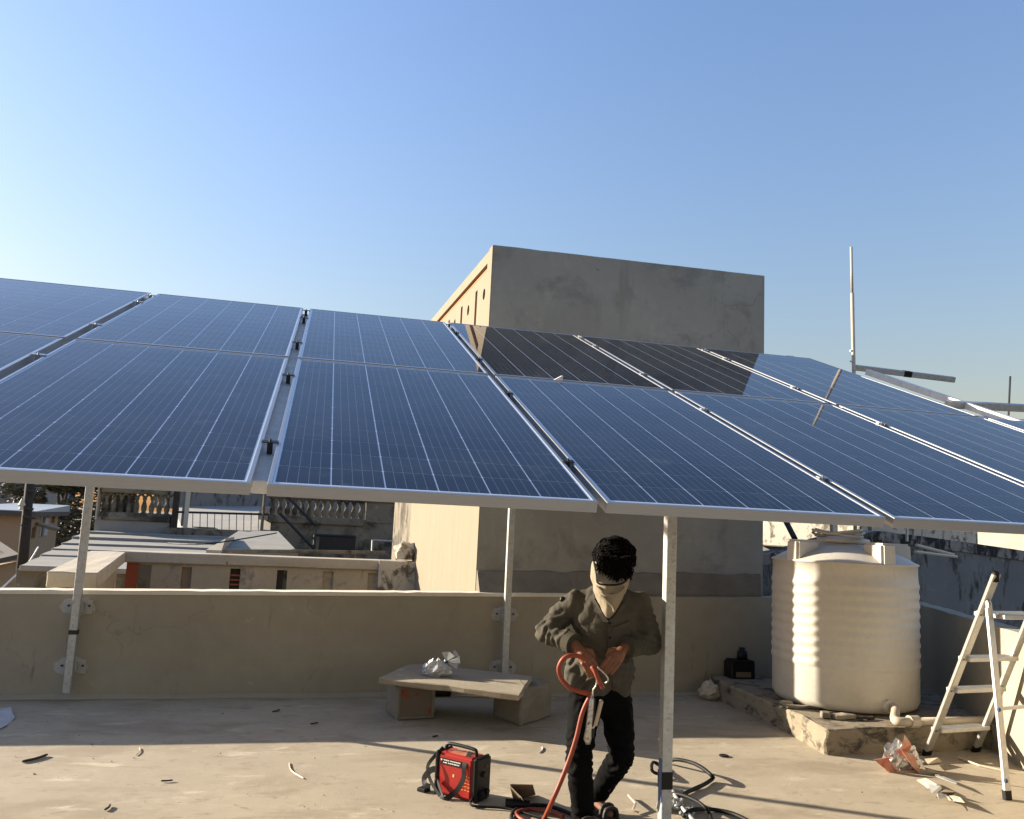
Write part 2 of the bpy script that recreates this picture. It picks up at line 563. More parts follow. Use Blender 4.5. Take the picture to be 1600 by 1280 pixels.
def wall_strip(xs, yoff0, yoff1, z0, z1f, amp=0, seed=0):
    """a wall following the parapet line, built as a chain of slices; z1f gives the top"""
    b = MB()
    rows = []
    for i, x in enumerate(xs):
        n0 = amp * noise.noise(Vector((x * 3.1, seed, 0)))
        n1 = amp * noise.noise(Vector((x * 8.3, seed + 4, 0)))
        zz = z0(x) if callable(z0) else z0
        rows.append([(x, wy(x) + yoff0 + n0 * .5, zz), (x, wy(x) + yoff1, zz), (x, wy(x) + yoff1, z1f(x) + n1), (x, wy(x) + yoff0 + n0, z1f(x) + n0 + n1)])
    vv = [p for r in rows for p in r]
    ff = []
    for i in range(len(rows) - 1):
        for k in range(4):
            ff.append([4 * i + k, 4 * i + (k + 1) % 4, 4 * (i + 1) + (k + 1) % 4, 4 * (i + 1) + k])
    ff += [[3, 2, 1, 0], [4 * (len(rows) - 1) + k for k in range(4)]]
    b.add(vv, ff)
    return b


pw = thing('parapet_wall', (0, wy(0), 0), 'long tan plastered parapet with pale coping behind the bench', 'wall')
xs = [-6 + .1 * i for i in range(124)]
wall_strip(xs, 0, .17, -.3, lambda x: wz(x) - .028, .004, 1).build('wall', 'wall', pw)
cp_x = [x for x in xs if x < 2.9]
wall_strip(cp_x, -.008, .19, lambda x: wz(x) - .034, lambda x: wz(x), .005, 3).build('coping', 'coping', pw)
# worn cement skirting where wall meets floor
b = MB()
xs2 = [-6 + .12 * i for i in range(104)]
rows = []
for x in xs2:
    n = .018 * noise.noise(Vector((x * 2.3, 2, 0)))
    rows.append([(x, wy(x) + .01, .035 + n), (x, wy(x) - .008 + n * .3, .026 + n * .8), (x, wy(x) - .03 + n * .6, .010), (x, wy(x) - .07 + n * 2, .0005), (x, wy(x) + .01, -.02)])
vv = [p for r in rows for p in r]
ff = [[5 * i + k, 5 * i + (k + 1) % 5, 5 * (i + 1) + (k + 1) % 5, 5 * (i + 1) + k] for i in range(len(rows) - 1) for k in range(5)]
b.add(vv, ff)
b.build('skirting', 'wall', pw, smooth=True)

# right parapet, slanting away behind the tank and the ladder
RA, RB = Vector((6.36, 8.14, 0)), Vector((3.62, 1.74, 0))
rd = (RB - RA).normalized()
rn = Vector((-rd.y, rd.x, 0))
if rn.x < 0:
    rn = -rn
rw = thing('side_parapet', RA, 'shaded brown side parapet behind the water tank and stepladder', 'wall')
b = MB()
N_ = 40
vv = []
for i in range(N_ + 1):
    p = RA + rd * ((RB - RA).length * i / N_)
    t = .975 + .012 * noise.noise(Vector((i * .7, 3, 0)))
    vv += [p + UP * -.3, p + rn * .16 + UP * -.3, p + rn * .16 + UP * t, p + UP * t]
ff = [[4 * i + k, 4 * i + (k + 1) % 4, 4 * (i + 1) + (k + 1) % 4, 4 * (i + 1) + k] for i in range(N_) for k in range(4)] + [[3, 2, 1, 0], [4 * N_ + k for k in range(4)]]
b.add(vv, ff)
b.build('wall', 'wall', rw)

# ------------------------------------------------------------------ stair tower
TC = Vector((1.607, 8.26, 0))
E1 = Vector((math.cos(math.radians(-1.2)), math.sin(math.radians(-1.2)), 0))
E2 = Vector((math.cos(math.radians(92.8)), math.sin(math.radians(92.8)), 0))
TW, TD, TH = 3.06, 4.2, 4.455


def T(s, t, z):
    return TC + E1 * s + E2 * t + UP * z


tw = thing('stair_tower', TC, 'square rooftop stair tower, grey cement front and cream sunlit side', 'stair tower')
# front wall: bare grey cement, slightly uneven top edge
b = MB()
nn = 24
vv = []
for i in range(nn + 1):
    s = TW * i / nn
    dz = .003 * noise.noise(Vector((s * 2.7, 1, 0))) + .004 * noise.noise(Vector((s * 9, 4, 0)))
    vv += [T(s, 0, -3), T(s, .14, -3), T(s, .14, TH + dz - .006), T(s, 0, TH + dz)]
ff = [[4 * i + k, 4 * i + (k + 1) % 4, 4 * (i + 1) + (k + 1) % 4, 4 * (i + 1) + k] for i in range(nn) for k in range(4)] + [[3, 2, 1, 0], [4 * nn + k for k in range(4)]]
b.add(vv, ff)
b.build('front_wall', 'cement', tw, bevel=.006)
# cream side wall: plain below, frieze with slots and round holes above
b = MB().hexa([T(-.004, .14, -3), T(.14, .14, -3), T(.14, TD, -3), T(-.004, TD, -3)], [T(-.004, .14, 3.2), T(.14, .14, 3.2), T(.14, TD, 3.2), T(-.004, TD, 3.2)])
b.build('side_wall', 'cream', tw)
b = MB().hexa([T(-.006, .003, -3), T(.02, .003, -3), T(.02, .137, -3), T(-.006, .137, -3)], [T(-.006, .003, TH - .004), T(.02, .003, TH - .004), T(.02, .137, TH - .004), T(-.006, .137, TH - .004)])
b.build('corner_strip', 'cream', tw)
b = MB().hexa([T(-.004, .14, 3.203), T(.14, .14, 3.203), T(.14, TD, 3.203), T(-.004, TD, 3.203)], [T(-.004, .14, TH - .02), T(.14, .14, TH - .02), T(.14, TD, TH - .02), T(-.004, TD, TH - .02)])
fr = b.build('frieze_wall', 'cream', tw)
slots = [(.60 + .74 * i) for i in range(5)]
cut = MB()
for t in slots:
    cut.hexa([T(-.1, t, 3.50), T(.07, t, 3.50), T(.07, t + .10, 3.50), T(-.1, t + .10, 3.50)], [T(-.1, t, 4.13), T(.07, t, 4.13), T(.07, t + .10, 4.13), T(-.1, t + .10, 4.13)])
holes = [(.29 + .74 * i) for i in range(6)]
for t in holes:
    ring = [(t + .055 * math.cos(a), 4.0 + .062 * math.sin(a)) for a in [2 * math.pi * k / 14 for k in range(14)]]
    cut.hexa([T(-.1, p, q) for p, q in ring], [T(.05, p, q) for p, q in ring])
cut.hexa([T(-.1, .2, 4.225), T(.05, .2, 4.225), T(.05, TD - .12, 4.225), T(-.1, TD - .12, 4.225)], [T(-.1, .2, 4.315), T(.05, .2, 4.315), T(.05, TD - .12, 4.315), T(-.1, TD - .12, 4.315)])
bool_cut(fr, cut)
for t in slots:
    b = MB().hexa([T(.058, t + .002, 3.502), T(.069, t + .002, 3.502), T(.069, t + .098, 3.502), T(.058, t + .098, 3.502)], [T(.058, t + .002, 4.128), T(.069, t + .002, 4.128), T(.069, t + .098, 4.128), T(.058, t + .098, 4.128)])
    b.build('slot', 'red', tw)
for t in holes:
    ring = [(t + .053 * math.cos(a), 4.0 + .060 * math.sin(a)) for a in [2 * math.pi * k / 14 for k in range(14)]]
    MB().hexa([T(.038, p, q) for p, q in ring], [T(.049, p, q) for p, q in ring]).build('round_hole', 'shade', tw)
MB().hexa([T(.03, .204, 4.228), T(.049, .204, 4.228), T(.049, TD - .124, 4.228), T(.03, TD - .124, 4.228)], [T(.03, .204, 4.312), T(.049, .204, 4.312), T(.049, TD - .124, 4.312), T(.03, TD - .124, 4.312)]).build('recessed_band', 'brickred', tw)
b = MB().hexa([T(TW - .14, .14, -3), T(TW, .14, -3), T(TW, TD, -3), T(TW - .14, TD, -3)], [T(TW - .14, .14, TH - .02), T(TW, .14, TH - .02), T(TW, TD, TH - .02), T(TW - .14, TD, TH - .02)])
b.build('side_wall', 'cement', tw)
MB().hexa([T(.14, TD - .14, -3), T(TW - .14, TD - .14, -3), T(TW - .14, TD, -3), T(.14, TD, -3)], [T(.14, TD - .14, TH - .02), T(TW - .14, TD - .14, TH - .02), T(TW - .14, TD, TH - .02), T(.14, TD, TH - .02)]).build('rear_wall', 'cement', tw)
MB().hexa([T(.14, .14, 3.55), T(TW - .14, .14, 3.55), T(TW - .14, TD - .14, 3.55), T(.14, TD - .14, 3.55)], [T(.14, .14, 3.7), T(TW - .14, .14, 3.7), T(TW - .14, TD - .14, 3.7), T(.14, TD - .14, 3.7)]).build('roof', 'cement', tw)
# rough cement fillet where the tower rises from the parapet
b = MB()
vv = []
nn = 40
for i in range(nn + 1):
    s = TW * .985 * i / nn
    k = .02 * noise.noise(Vector((s * 4, 8, 0))) + .012 * noise.noise(Vector((s * 13, 3, 0)))
    p = T(s, 0, 0)
    top = 1.15 + k + .02 * s
    vv += [Vector((p.x, p.y + .03, .7)), Vector((p.x, p.y + .03, top)), Vector((p.x, p.y - .03 + k * .3, top - .015)), Vector((p.x, wy(p.x) + .045 + k, wz(p.x) + .002)), Vector((p.x, wy(p.x) + .06, .75))]
ff = [[5 * i + k, 5 * i + (k + 1) % 5, 5 * (i + 1) + (k + 1) % 5, 5 * (i + 1) + k] for i in range(nn) for k in range(5)] + [[4, 3, 2, 1, 0], [5 * nn + k for k in range(5)]]
b.add(vv, ff)
b.build('cement_fillet', 'ledge', tw, smooth=False)

# rear wing of the same house: sunlit cream frieze seen below the panels
WX = at(653, 850, 12.62).x
wg = thing('rear_wing', (WX, 12.6, 0), 'narrow cream rear wing with red band and slots left of tower', 'building')
wy0 = 12.6
yb = atx(627, 820, WX).y + .1
MB().hexa([(WX + .02, wy0, -3), (1.42, wy0, -3), (1.42, yb, -3), (WX + .02, yb, -3)], [(WX + .02, wy0, 3.2), (1.42, wy0, 3.2), (1.42, yb, 3.2), (WX + .02, yb, 3.2)]).build('wall', 'moss', wg)
sd = MB().hexa([(WX - .02, wy0 + .004, -3), (WX + .017, wy0 + .004, -3), (WX + .017, yb, -3), (WX - .02, yb, -3)], [(WX - .02, wy0 + .004, 3.19), (WX + .017, wy0 + .004, 3.19), (WX + .017, yb, 3.19), (WX - .02, yb, 3.19)]).build('side_wall', 'cream', wg)
zc = at(640, 820, 13.4).z
for px, wpx, mm, z0, z1 in ((646.5, 1.3, 'red', zc - .36, zc + .42), (640, 1.6, 'red', zc - .30, zc + .46), (631, 4.5, 'red', zc - .5, zc + .9)):
    ya, yc = atx(px + wpx, 820, WX - .02).y, atx(px - wpx, 820, WX - .02).y
    MB().hexa([(WX - .024, ya, z0), (WX - .016, ya, z0), (WX - .016, yc, z0), (WX - .024, yc, z0)], [(WX - .024, ya, z1), (WX - .016, ya, z1), (WX - .016, yc, z1), (WX - .024, yc, z1)]).build('slot', mm, wg)
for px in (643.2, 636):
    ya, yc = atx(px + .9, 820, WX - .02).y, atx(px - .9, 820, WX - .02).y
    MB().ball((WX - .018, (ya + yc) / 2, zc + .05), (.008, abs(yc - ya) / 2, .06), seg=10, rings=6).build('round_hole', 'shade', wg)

# ------------------------------------------------------------------ solar array
TILT = math.radians(20.93)
KA = 1.17                                    # large-format modules
AO = Vector((-.133 * KA, 2.505 * KA, EYE + .082 * KA))
PWID, PLEN, GMID, FTH = .992 * KA, 1.9556 * KA, .0346 * KA, .042
UL = {2: 0.0}
UL[3] = UL[2] + PWID + .0324 * KA
UL[4] = UL[3] + PWID + .0324 * KA
UL[5] = UL[4] + PWID + .045 * KA
UL[6] = UL[5] + PWID + .04 * KA
UL[1] = -.044 * KA - PWID
UL[0] = UL[1] - .050 * KA - PWID
AU, AV = Vector((1, 0, 0)), Vector((0, math.cos(TILT), math.sin(TILT)))
AN = AU.cross(AV)


def arr(u, v, n=0.0):
    return AO + AU * u + AV * v + AN * n


def ark(u, v, n=0.0):                        # in module widths measured off the photo
    return AO + (AU * u + AV * v) * KA + AN * n


lip = .015
p0 = thing('solar_panel', arr(UL[2], 0), 'tmp', 'solar panel', 'blue solar panels of the tilted array', (TILT, 0, 0))
p0['_local'] = 1
fb = MB()
W_, L_ = PWID, PLEN


def fbar(x0, x1, y0, y1, z0, z1):
    fb.box(((x0 + x1) / 2, (y0 + y1) / 2, (z0 + z1) / 2), (x1 - x0, y1 - y0, z1 - z0))


fbar(0, W_, 0, lip, -FTH, 0)
fbar(0, W_, L_ - lip, L_, -FTH, 0)
fbar(0, lip, lip, L_ - lip, -FTH, 0)
fbar(W_ - lip, W_, lip, L_ - lip, -FTH, 0)
fbar(lip, W_ - lip, lip, lip + .018, -FTH, -FTH + .002)
fbar(lip, W_ - lip, L_ - lip - .018, L_ - lip, -FTH, -FTH + .002)
fo = fb.build('frame', 'alu', p0, bevel=.0014)
MB().box((W_ / 2, L_ / 2, -.0049), (W_ - 2 * lip + .004, L_ - 2 * lip + .004, .004)).build('backsheet', 'backsheet', p0)
CW, CGX, CGY = .1555 * KA, .0037 * KA, .0028 * KA
mx = (W_ - 6 * CW - 5 * CGX) / 2
my = (L_ - 12 * CW - 11 * CGY) / 2
ch = .011
cm = MB()
hw = CW / 2
oct_ = [(-hw + .003, -hw), (hw - .003, -hw), (hw, -hw + .003), (hw, hw - .003), (hw - .003, hw), (-hw + .003, hw), (-hw, hw - .003), (-hw, -hw + .003)]
cm.hexa([(x, y, -.0006) for x, y in oct_], [(x, y, 0) for x, y in oct_])
co_ = cm.build('cell', 'cell', p0)
cells = [co_]
for j in range(12):
    for i in range(6):
        o = co_ if (i, j) == (0, 0) else co_.copy()
        if o is not co_:
            COL.objects.link(o)
        o.location = (mx + CW / 2 + i * (CW + CGX), my + CW / 2 + j * (CW + CGY), -.0025)
MB().box((W_ / 2, L_ - .25, -.022), (.12, .09, .022)).build('junction_box', 'black', p0)


def copy_tree(src, parent=None):
    c = src.copy()
    COL.objects.link(c)
    if parent is not None:
        c.parent = parent
    for ch_ in list(src.children):
        copy_tree(ch_, c)
    return c


plabel = {
    (0, 0): 'lower row panel cut by the left photo edge, before the first gap',
    (1, 0): 'lower row panel above the leftmost wall post, dusty hand smears',
    (2, 0): 'lower row panel over the bench, between the two dark open gaps',
    (3, 0): 'lower row panel over the masked worker and the near post',
    (4, 0): 'lower row panel over the water tank',
    (5, 0): 'lower row panel above the stepladder, running off the right photo edge',
    (6, 0): 'lower row rightmost panel, only a corner showing beside the missing panel',
    (0, 1): 'upper row palest panel, cut by the left photo edge',
    (1, 1): 'upper row panel second from left, plain pale sky reflection',
    (2, 1): 'upper row panel just left of the tower reflection, ending at the tower side',
    (3, 1): 'upper row panel reflecting the sunlit corner of the stair tower',
    (4, 1): 'upper row panel filled by the dark tower reflection, right of its sunlit corner',
    (5, 1): 'upper row last panel on the right, reflecting the pale pole',
}
first = True
for (c, r_), lab in plabel.items():
    o = p0 if first else copy_tree(p0)
    first = False
    o.location = arr(UL[c] + random.uniform(-.002, .002), r_ * (PLEN + GMID))
    o['label'] = lab

# mounting frame: posts, purlins, rafters, clamps
mf = thing('mounting_frame', (0, 6, 0), 'galvanised steel frame of posts and rails carrying the solar panels', 'steel frame')
gapc = [(UL[a] + PWID + UL[a + 1]) / 2 for a in range(6)]
zb = -FTH - .002


def chan(p0_, p1_, wd, ht, up, name, mat='galv'):
    return MB().beam(p0_, p1_, wd, ht, up).build(name, mat, mf, bevel=.003)


VT = 2 * PLEN + GMID
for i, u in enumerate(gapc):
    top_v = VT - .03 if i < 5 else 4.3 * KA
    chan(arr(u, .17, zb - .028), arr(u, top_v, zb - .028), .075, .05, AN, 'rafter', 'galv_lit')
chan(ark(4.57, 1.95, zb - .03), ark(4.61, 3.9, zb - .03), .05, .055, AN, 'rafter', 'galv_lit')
for v in (.45, 1.55, 2.45):
    chan(arr(UL[0] - .3, v * KA, zb - .086), arr(UL[6] + 1.0, v * KA, zb - .086), .06, .06, AN, 'purlin')
chan(arr(UL[0] - .3, 3.45 * KA, zb - .086), arr(UL[5] + PWID - .02, 3.45 * KA, zb - .086), .06, .06, AN, 'purlin')
# loose top rail past the last panel, with a band of black tape, and the lower one
a0, a1 = ark(4.55, 4.02, -.06), ark(5.43, 3.86, -.06)
chan(a0, a1, .055, .055, AN, 'purlin')
mid = a0.lerp(a1, .53)
dd = (a1 - a0).normalized()
MB().beam(mid - dd * .04, mid + dd * .04, .059, .059, AN).build('tape_band', 'black', mf)
chan(ark(4.42, 2.68, -.075), ark(6.2, 2.98, -.075), .06, .06, AN, 'purlin')
# mid clamps in the gaps
for i, u in enumerate(gapc):
    for v in (.42, 1.52, 2.42, 3.42, 3.80):
        if i == 5 and v > 2:
            continue
        v *= KA
        gw = UL[i + 1] - UL[i] - PWID
        b = MB()
        b.box(arr(u, v, .0035), (gw + .012, .03, .004), (AU, AV, AN))
        b.box(arr(u, v, -.02), (gw * .4, .026, .045), (AU, AV, AN))
        b.tube([arr(u, v, -.02), arr(u, v, .014)], .005, 6)
        cl = b.build('clamp', ['steel_dark' if i in (1, 2) else 'alu'], mf)


# bent clip standing up on the row seam of the fourth column
c_ = arr(UL[3] + PWID * .36, PLEN + GMID * .5, 0)
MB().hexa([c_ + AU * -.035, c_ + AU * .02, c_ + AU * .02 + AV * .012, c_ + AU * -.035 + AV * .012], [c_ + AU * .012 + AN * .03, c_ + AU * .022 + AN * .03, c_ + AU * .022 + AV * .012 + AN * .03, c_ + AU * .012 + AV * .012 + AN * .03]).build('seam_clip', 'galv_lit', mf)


def post(x, y, z0, z1, s, ztop_label=None):
    return MB().box((x, y, (z0 + z1) / 2), (s, s, z1 - z0)).build('post', 'galv', mf, bevel=.003)


def arr_z(y, n):
    v = (y - AO.y + math.sin(TILT) * n) / math.cos(TILT)
    return arr(0, v, n).z


# near posts stand on the roof
post(1.98, 4.5, 0, arr_z(4.5, zb - .12), .058)
for x in (-1.95, 5.75):
    post(x, 4.5, 0, arr_z(4.5, zb - .12), .058)
for x in (1.98, -1.95, 5.75):
    MB().box((x, 4.5, .006), (.15, .15, .012)).build('base_plate', 'galv', mf)
MB().box((1.98, 4.5, .262), (.062, .062, .09)).build('weld_sleeve', 'black', mf)
MB().box((1.98 - .0312, 4.494, .26), (.004, .04, .22)).build('paint_smear', 'bluetape', mf)
# posts bolted to the back parapet, reaching back beams
for x in (-1.855, 1.853, 5.4):
    y = wy(x) - .098
    post(x, y, .06, arr_z(y, zb - .18), .06)
    MB().beam((x, y + .03, arr_z(y, zb - .15)), (x, 6.3, arr_z(6.3, zb - .15)), .06, .06).build('beam', 'galv', mf, bevel=.003)
    for z in (.745, .255):
        pl = MB().box((x, wy(x) - .008, z), (.21, .012, .115)).build('bracket', 'patch', mf, bevel=.003)
        for sx in (-.08, .08):
            MB().tube([(x + sx, wy(x) - .03, z + .01), (x + sx, wy(x) + .01, z + .01)], .009, 6).build('bolt', 'steel_dark', pl)
        MB().box((x, wy(x) - .040, z), (.085, .052, .07)).build('strap', 'galv', pl)
x = -1.855
MB().box((x, wy(x) - .098, .55), (.066, .066, .035)).build('weld_sleeve', 'steel_dark', mf)
# front beam ties near posts to the rails
chan((-2.6, 4.5, arr_z(4.5, zb - .12) - .0), (6.4, 4.5, arr_z(4.5, zb - .12) - .0), .055, .05, UP, 'beam')

# cement halos painted round the brackets (flat smears on the wall)
for x in (-1.862, 1.865):
    for k, z in enumerate((.745, .255)):
        b = MB()
        ring = []
        for q in range(18):
            a = 2 * math.pi * q / 18
            rr = 1 + .25 * noise.noise(Vector((q * .9, x + k * 5, 2)))
            ring.append((x - .01 + .135 * rr * math.cos(a), z + .078 * rr * math.sin(a)))
        b.hexa([(p, wy(p) - .0035, q) for p, q in ring], [(p, wy(p) + .004, q) for p, q in ring])
        b.build('cement_patch', 'patch', pw)

# ------------------------------------------------------------------ water tank on its concrete platform
PZ = .185
pl = MB()
outer = [fl(1290, 1180), fl(1440, 1176), Vector((5.52, 5.98, 0)), Vector((6.25, 7.7, 0)), Vector((6.2, wy(6.2) - .02, 0)), Vector((3.98, wy(4) - .02, 0)), fl(1222, 1141), fl(1228, 1143)]
pl.hexa([Vector((p.x, p.y, -.02)) for p in outer], [Vector((p.x, p.y, PZ)) for p in outer])
plo = pl.build('tank_platform', 'plinth', loc=(4.7, 6.9, 0), bevel=.014, sub=4, jitter=.022)
tag(plo, 'low cracked concrete platform under the water tank, mossy sides', 'platform')
TX, TY, TR = 4.72, 6.88, .62
tk = thing('water_tank', (TX, TY, PZ), 'cream ribbed plastic water tank standing on a concrete platform', 'water tank')
prof = [(.02, PZ + .002), (TR - .08, PZ + .002), (TR - .03, PZ + .02), (TR - .006, PZ + .07), (TR - .006, .52)]
zr = .52
for k in range(9):
    prof += [(TR - .004, zr + .010), (TR + .003, zr + .026), (TR + .004, zr + .045), (TR - .004, zr + .070)]
    zr += .083
prof += [(TR - .008, 1.30), (TR - .008, 1.395), (TR + .004, 1.40), (TR + .004, 1.412), (TR - .03, 1.425), (TR - .12, 1.475), (TR - .25, 1.52), (.30, 1.545), (.235, 1.55), (.235, 1.565), (.02, 1.575)]
MB().lathe(prof, 72, (TX, TY, 0)).build('body', 'tank', tk, smooth=True)
MB().lathe([(.02, 1.575), (.222, 1.572), (.228, 1.59), (.222, 1.612), (.16, 1.622), (.15, 1.632), (.02, 1.634)], 40, (TX, TY, 0)).build('lid', 'tank', tk, smooth=True)
for a in (192, 272, 352, 82):
    a = math.radians(a)
    rdir = Vector((math.cos(a), math.sin(a), 0))
    td = Vector((-rdir.y, rdir.x, 0))
    c = Vector((TX, TY, 0))
    pts = [(.36, -.075), (.618, -.075), (.618, .075), (.36, .075)]
    MB().hexa([c + rdir * r_ + td * t_ + UP * 1.39 for r_, t_ in pts], [c + rdir * (r_ * .985) + td * t_ * .93 + UP * 1.588 for r_, t_ in pts]).build('lug', 'tank', tk, bevel=.02, bseg=3)
# outlet pipe with elbow and coupling, running off along the platform
op = thing('outlet_pipe', fl(1390, 1118, PZ), 'cream outlet pipe from the tank bottom, elbow and coupling, to a tap', 'pipe')
pa = Vector((TX + .62 * math.cos(math.radians(268)), TY + .62 * math.sin(math.radians(268)), PZ + .085))
e0 = fl(1408, 1128, PZ + .05)
e1 = fl(1555, 1125, PZ + .05)
MB().tube(catmull([pa + Vector((0, .05, 0)), pa + Vector((.02, -.06, -.005)), fl(1398, 1124, PZ + .055), e0, e0 + (e1 - e0) * .12], 6), .034, 14).build('elbow', 'pvc', op, smooth=True)
MB().tube([pa + Vector((-.002, .03, .0)), pa + Vector((.004, -.02, 0))], .052, 14).build('flange', 'tank', op)
MB().tube([e0 + (e1 - e0) * .08, e0 + (e1 - e0) * .17], .047, 12).build('coupling', 'pvc', op)
MB().tube([e0 + (e1 - e0) * .12, e1], .030, 12).build('straight_pipe', 'pvc', op, smooth=True)
e2 = fl(1582, 1138, .20)
MB().tube([e1 - (e1 - e0) * .02, e2], .022, 10).build('tap_pipe', 'pvc', op, smooth=True)
e3 = fl(1602, 1143, .20)
MB().tube([e2, e3], .03, 8).build('tap', 'steel_dark', op, bevel=.004)
b = MB().tube([e2.lerp(e3, .3) + UP * .0, e2.lerp(e3, .3) + UP * .06], .008, 6)
b.build('tap_stem', 'steel_dark', op)
MB().box(e2.lerp(e3, .3) + UP * .065, (.07, .016, .012)).build('tap_handle', 'steel_dark', op)
# loose pieces lying on the platform
for i, (px, py, s, lab, mm) in enumerate((
        (1316, 1123, (.19, .09, .035), 'pale broken tile piece on the platform edge below the tank strip', 'stone'),
        (1228, 1101, (.10, .05, .03), 'small pale stone chip by the platform notch', 'stone'),
        (1290, 1122, (.06, .07, .05), 'dark stone lump beside the tank foot', 'block'),
        (1252, 1106, (.30, .10, .02), 'long grey cement flake along the tank foot', 'ledge'),
        (1352, 1124, (.20, .035, .022), 'short brown wood strip in front of the tank', 'wood'))):
    p = fl(px, py, PZ)
    a = random.uniform(-.5, .2)
    ax = (Vector((math.cos(a), math.sin(a), 0)), Vector((-math.sin(a), math.cos(a), 0)), UP)
    o = MB().box(p + UP * s[2] / 2, s, ax).build('stone_chip' if mm != 'wood' else 'wood_strip', mm, loc=p, bevel=.006, sub=2, jitter=.014)
    tag(o, lab, 'stone' if mm != 'wood' else 'wood strip')
# black box with a jar by the wall
p = fl(1160, 1063, PZ)
bx = thing('black_case', p, 'small black battery-like case at the shaded platform corner', 'case')
MB().box(p + Vector((.02, .1, .085)), (.26, .17, .17)).build('body', 'black', bx, bevel=.012)
MB().box(p + Vector((.03, .1, .175)), (.22, .19, .014)).build('lid', 'rubber', bx, bevel=.004)
MB().box(p + Vector((.02, .013, .05)), (.16, .006, .05)).build('label', 'card', bx)
MB().lathe([(.03, .182), (.052, .184), (.05, .26), (.03, .275), (.03, .30), (.005, .302)], 16, (p.x + .05, p.y + .1, p.z)).build('jar', 'black', bx, smooth=True)
p = fl(1109, 1093)


def crumple(name, c, r, mat, label, cat, seed, squash=.7, amp=.45, sub=3, axes=None):
    b = MB().ball((0, 0, 0), 1, seg=22, rings=14)
    vs = []
    for v in b.v:
        n = noise.noise(v * 1.7 + Vector((seed, 0, 0))) * .9 + abs(noise.noise(v * 4.1 + Vector((0, seed, 0)))) * .7 - .25 + .35 * abs(noise.noise(v * 9 + Vector((0, 2, seed))))
        vs.append(v * (1 + amp * n))
    ax = axes or (Vector((1, 0, 0)), Vector((0, 1, 0)), UP)
    zmin = min(v.z for v in vs)
    b.v = [Vector(c) + ax[0] * (v.x * r[0]) + ax[1] * (v.y * r[1]) + ax[2] * ((max(v.z, zmin * squash) - zmin * squash) * r[2]) for v in vs]
    o = b.build(name, mat, loc=c)
    return tag(o, label, cat)


crumple('plastic_bag', p, (.10, .09, .085), 'paper', 'crumpled pale plastic bag on the floor left of the tank platform', 'plastic bag', 4)
crumple('dark_rag', fl(1124, 1092), (.08, .06, .05), 'card', 'dark rag lying against the platform corner', 'rag', 14)

# coil of cable dumped on the tank lid
b = MB()
pts = []
for k in range(60):
    a = k * .42
    pts.append(Vector((TX - .12 + (.22 + .03 * math.sin(k * .7)) * math.cos(a), TY - .1 + (.16 + .02 * math.cos(k)) * math.sin(a), 1.64 + .018 * math.sin(k * .9) + .0006 * k)))
b.tube(pts, .011, 6)
tag(b.build('cable_coil', 'pvc', smooth=True, loc=(TX, TY, 1.63)), 'pale cable coil lying on the tank lid under the panels', 'cable')
b = MB().tube([at(1228, 815, 8.9), at(1242, 842, 8.6)], .035, 6)
tag(b.build('black_strut', 'black', loc=at(1242, 842, 8.6)), 'short black strut behind the tank, before the stained white wall', 'strut')
b = MB()
b.tube([at(1432, 852, 7.9), at(1490, 867, 8.3)], .018, 6)
tag(b.build('pale_rod', 'pvc', loc=at(1432, 852, 7.9)), 'upper of two pale rods lying on the grey wall behind the tank', 'rod', 'rods on the grey wall')
b = MB()
b.tube([at(1430, 862, 7.8), at(1495, 870, 8.3)], .016, 6)
tag(b.build('pale_rod', 'pvc', loc=at(1430, 862, 7.8)), 'lower of two pale rods lying on the grey wall behind the tank', 'rod', 'rods on the grey wall')

# ------------------------------------------------------------------ step ladder
LF, LG, LF2 = Vector((4.703, 5.829, 0)), Vector((4.467, 4.797, 0)), Vector((5.219, 5.911, 0))
LT, LT2 = Vector((4.476, 4.84, 1.422)), Vector((5.04, 5.10, 1.34))
LG2 = LG + (LF2 - LF) * 1.08 + Vector((.02, .1, 0))
ld = thing('step_ladder', LF, 'aluminium folding stepladder standing open by the tank platform', 'stepladder')
LT2 = LT + (LF2 - LF) * .93
for A_, B_ in ((LF, LT), (LF2, LT2)):
    o = MB().beam(A_ + (B_ - A_) * .02, B_, .028, .062, (LF2 - LF)).build('rail', 'ladder', ld, bevel=.005)
    MB().beam(A_, A_ + (B_ - A_) * .035, .034, .068, (LF2 - LF)).build('foot', 'rubber', o, bevel=.004)
    MB().tube([B_ - (B_ - A_) * .03, B_ + Vector((0, 0, .012))], [.03, .02], 8).build('end_cap', 'rubber', o)
side = (LF2 - LF).normalized()
for k, t in enumerate((.155, .39, .565, .80)):
    a_, b_ = LF.lerp(LT, t), LF2.lerp(LT2, t)
    d_ = (b_ - a_).normalized()
    fw = Vector((-d_.y, d_.x, 0)) * -1
    dep = .10 if k < 3 else .24
    o = MB().box((a_ + b_) / 2 + fw * (0 if k < 3 else .06), ((b_ - a_).length - .01, dep, .03), (d_, fw, UP)).build('step', 'ladder', ld, bevel=.004)
    for q in range(6 if k < 3 else 9):
        off = -dep / 2 + dep * (q + .5) / (6 if k < 3 else 9)
        if q % 2 == 0:
            MB().box((a_ + b_) / 2 + fw * (off + (0 if k < 3 else .06)) + UP * .0165, ((b_ - a_).length - .04, .008, .003), (d_, fw, UP)).build('tread_ridge', 'ladder', o)
    MB().ball(a_ - d_ * .016 + fw * .01, .011, seg=8, rings=6).build('rivet', 'rivet', o)
hg = LF.lerp(LT, .90)
hg2 = LF2.lerp(LT2, .90)
